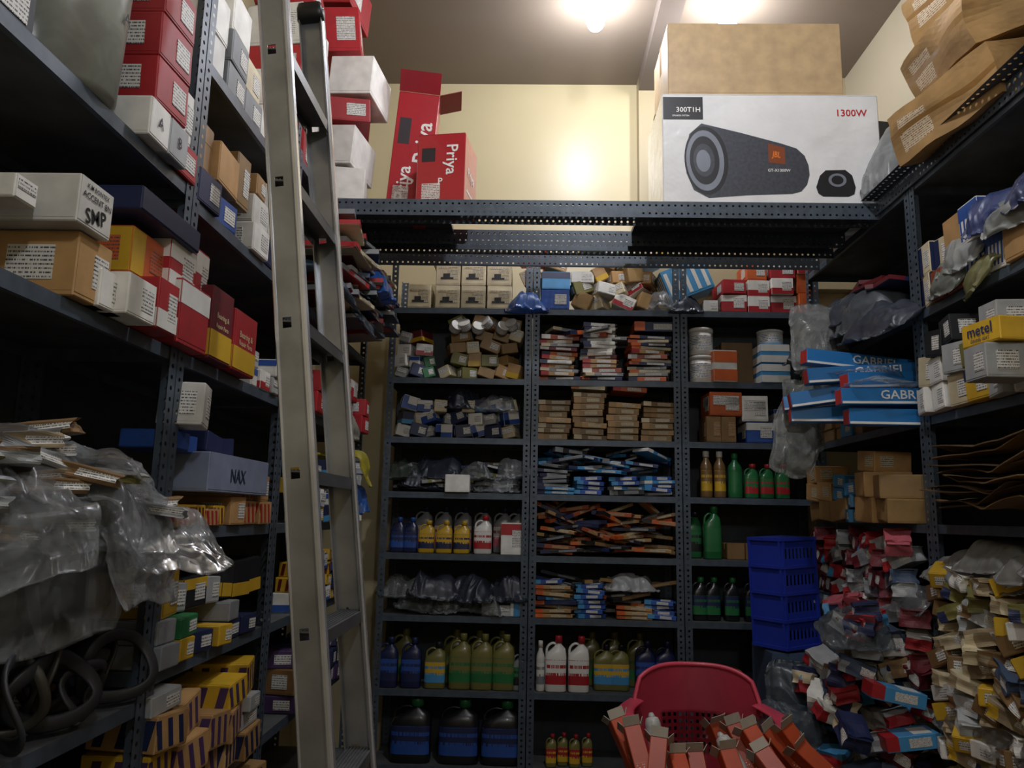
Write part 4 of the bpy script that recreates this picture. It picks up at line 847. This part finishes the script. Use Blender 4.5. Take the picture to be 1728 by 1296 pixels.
def obx(u,v,Y,L,yaw,pit,roll=0):
    p=onY(u,v,Y); w=.062
    bm=bmesh.new(); cub(bm,-w/2,w/2,-w/2,w/2,-L,0,0,.003)
    cub(bm,-w*.36,w*.36,-w/2-.002,-w/2,-L*.7,-L*.3,2)
    for s_ in(-1,1):
        v_=cub(bm,s_*w/2-.001,s_*w/2+.001,-w/2,w/2,0,.03,1); bmesh.ops.rotate(bm,verts=v_,cent=(s_*w/2,0,0),matrix=Matrix.Rotation(s_*rnd(.2,.9),3,'Y'))
    v_=cub(bm,-w/2,w/2,-w/2-.001,-w/2+.001,0,.035,1); bmesh.ops.rotate(bm,verts=v_,cent=(0,-w/2,0),matrix=Matrix.Rotation(rnd(.2,1.2),3,'X'))
    cub(bm,-w/2+.003,w/2-.003,-w/2+.003,w/2-.003,0,.004,3)
    me=tomesh(bm,'orange_box',[mat('#b0451f',.45,0,.2),mat('#a89f90',.5,0,.1),printm('#a8421f','#cfc2b0',110,160,.55),mat('#33231a')])
    top('orange_box',me,Matrix.Translation(p)@Matrix.Rotation(D(yaw),4,'Z')@Matrix.Rotation(D(pit),4,'X')@Matrix.Rotation(D(roll),4,'Y'),'long orange box with torn white open end','box',g)
for q in [(1040,1215,3.15,.45,5,-30,-20),(1066,1230,3.05,.45,-5,-38,-14),(1112,1250,3.0,.45,-8,-40,6),(1205,1222,3.28,.45,10,-30,-14),(1238,1226,3.2,.45,-10,-34,-22),(1262,1232,3.12,.45,0,-38,-24),(1292,1234,3.18,.45,12,-32,-32),(1322,1228,3.15,.45,12,-30,-28),(1226,1270,3.0,.4,0,-42,-10),(1285,1272,2.98,.4,-12,-44,-34),(1345,1262,3.1,.4,6,-36,-40),(1140,1278,3.05,.4,10,-46,0),(1172,1274,3.1,.4,-6,-42,-6)]: obx(*q)
for i,(u,v,Y,yw,pt,rl) in enumerate([(1100,1212,3.18,0,-26,-6),(1218,1245,3.08,6,-38,-18)]):
    bm=bmesh.new(); loft(bm,[(-.42,.026,.026,0,0,2),(-.41,.030,.030,0,0,2),(-.02,.030,.030,0,0,2),(0,.024,.024,0,0,2)],20); loft(bm,[(-.003,.018,.018,0,0,2),(.02,.008,.008,0,0,2)],14)
    top('wrapped_tube',tomesh(bm,'wrapped_tube',[mat('#a9a8a3',.35,0,.1,20,.2,.3)]),Matrix.Translation(onY(u,v,Y))@Matrix.Rotation(D(yw),4,'Z')@Matrix.Rotation(D(pt),4,'X')@Matrix.Rotation(D(rl),4,'Y'),'pale plastic-wrapped tube among the orange boxes','tube','pale wrapped tubes on chair')
spawn(bagT(.3,.26,.12,130,film('#6d7a84',.5,.2),label='crumpled clear plastic bag beside the chair'),Matrix.Translation((1.12,3.55,.62))@Matrix.Rotation(D(30),4,'X'),None)
spawn(B(.4,.4,.3,'black','','tan'),Matrix.Translation((1.12,3.66,.31)),None,'dark carton stacked beside the red chair'); spawn(B(.42,.42,.3,'brown','T','tan'),Matrix.Translation((1.12,3.66,.003)),None,'brown carton stacked beside the red chair')
# ---------------------------------------------------------------- LIGHTS
def bulb(x,y,z,pw,col_='#eef1fb'):
    e=bpy.data.objects.new('ceiling_or_fill_bulb',None); e.matrix_world=Matrix.Translation((x,y,z)); e['label']='glowing white bulb in a holder'; e['category']='lamp'; e['group']='ceiling bulbs'; link(e)
    bm=bmesh.new(); loft(bm,[(-.06,.018,.018,0,0,2),(-.03,.022,.022,0,0,2),(-.005,.035,.035,0,0,2),(0,.04,.04,0,0,2)],24); child(e,'bulb_holder',tomesh(bm,'bulb_holder',[mat('#d8d6d0')]))
    bm=bmesh.new(); loft(bm,[(-.19,.006,.006,0,0,2),(-.185,.03,.03,0,0,2),(-.165,.046,.046,0,0,2),(-.13,.055,.055,0,0,2),(-.1,.046,.046,0,0,2),(-.06,.02,.02,0,0,2)],28); child(e,'bulb_glass',tomesh(bm,'bulb_glass',[emis(col_,120)]))
    ld=bpy.data.lights.new('bulb_light','POINT'); ld.energy=pw; ld.color=lin(col_)[:3]; ld.shadow_soft_size=.06
    lo=bpy.data.objects.new('bulb_light',ld); lo.location=(x,y,z-.30); link(lo)
p=onY(1005,36,4.1); bulb(p.x,4.1,CEIL,25)
p=onY(1228,22,4.1); bulb(p.x,4.1,CEIL,25)
bulb(.45,2.0,CEIL,88)
bulb(.3,-.3,3.4,34)  # added unseen fill bulb behind the camera, hung free below the ceiling
wd=bpy.data.worlds.new('world'); scene.world=wd; wd.use_nodes=True; wd.node_tree.nodes['Background'].inputs[0].default_value=(.05,.05,.06,1); wd.node_tree.nodes['Background'].inputs[1].default_value=.3
print('OBJ',len(bpy.data.objects))
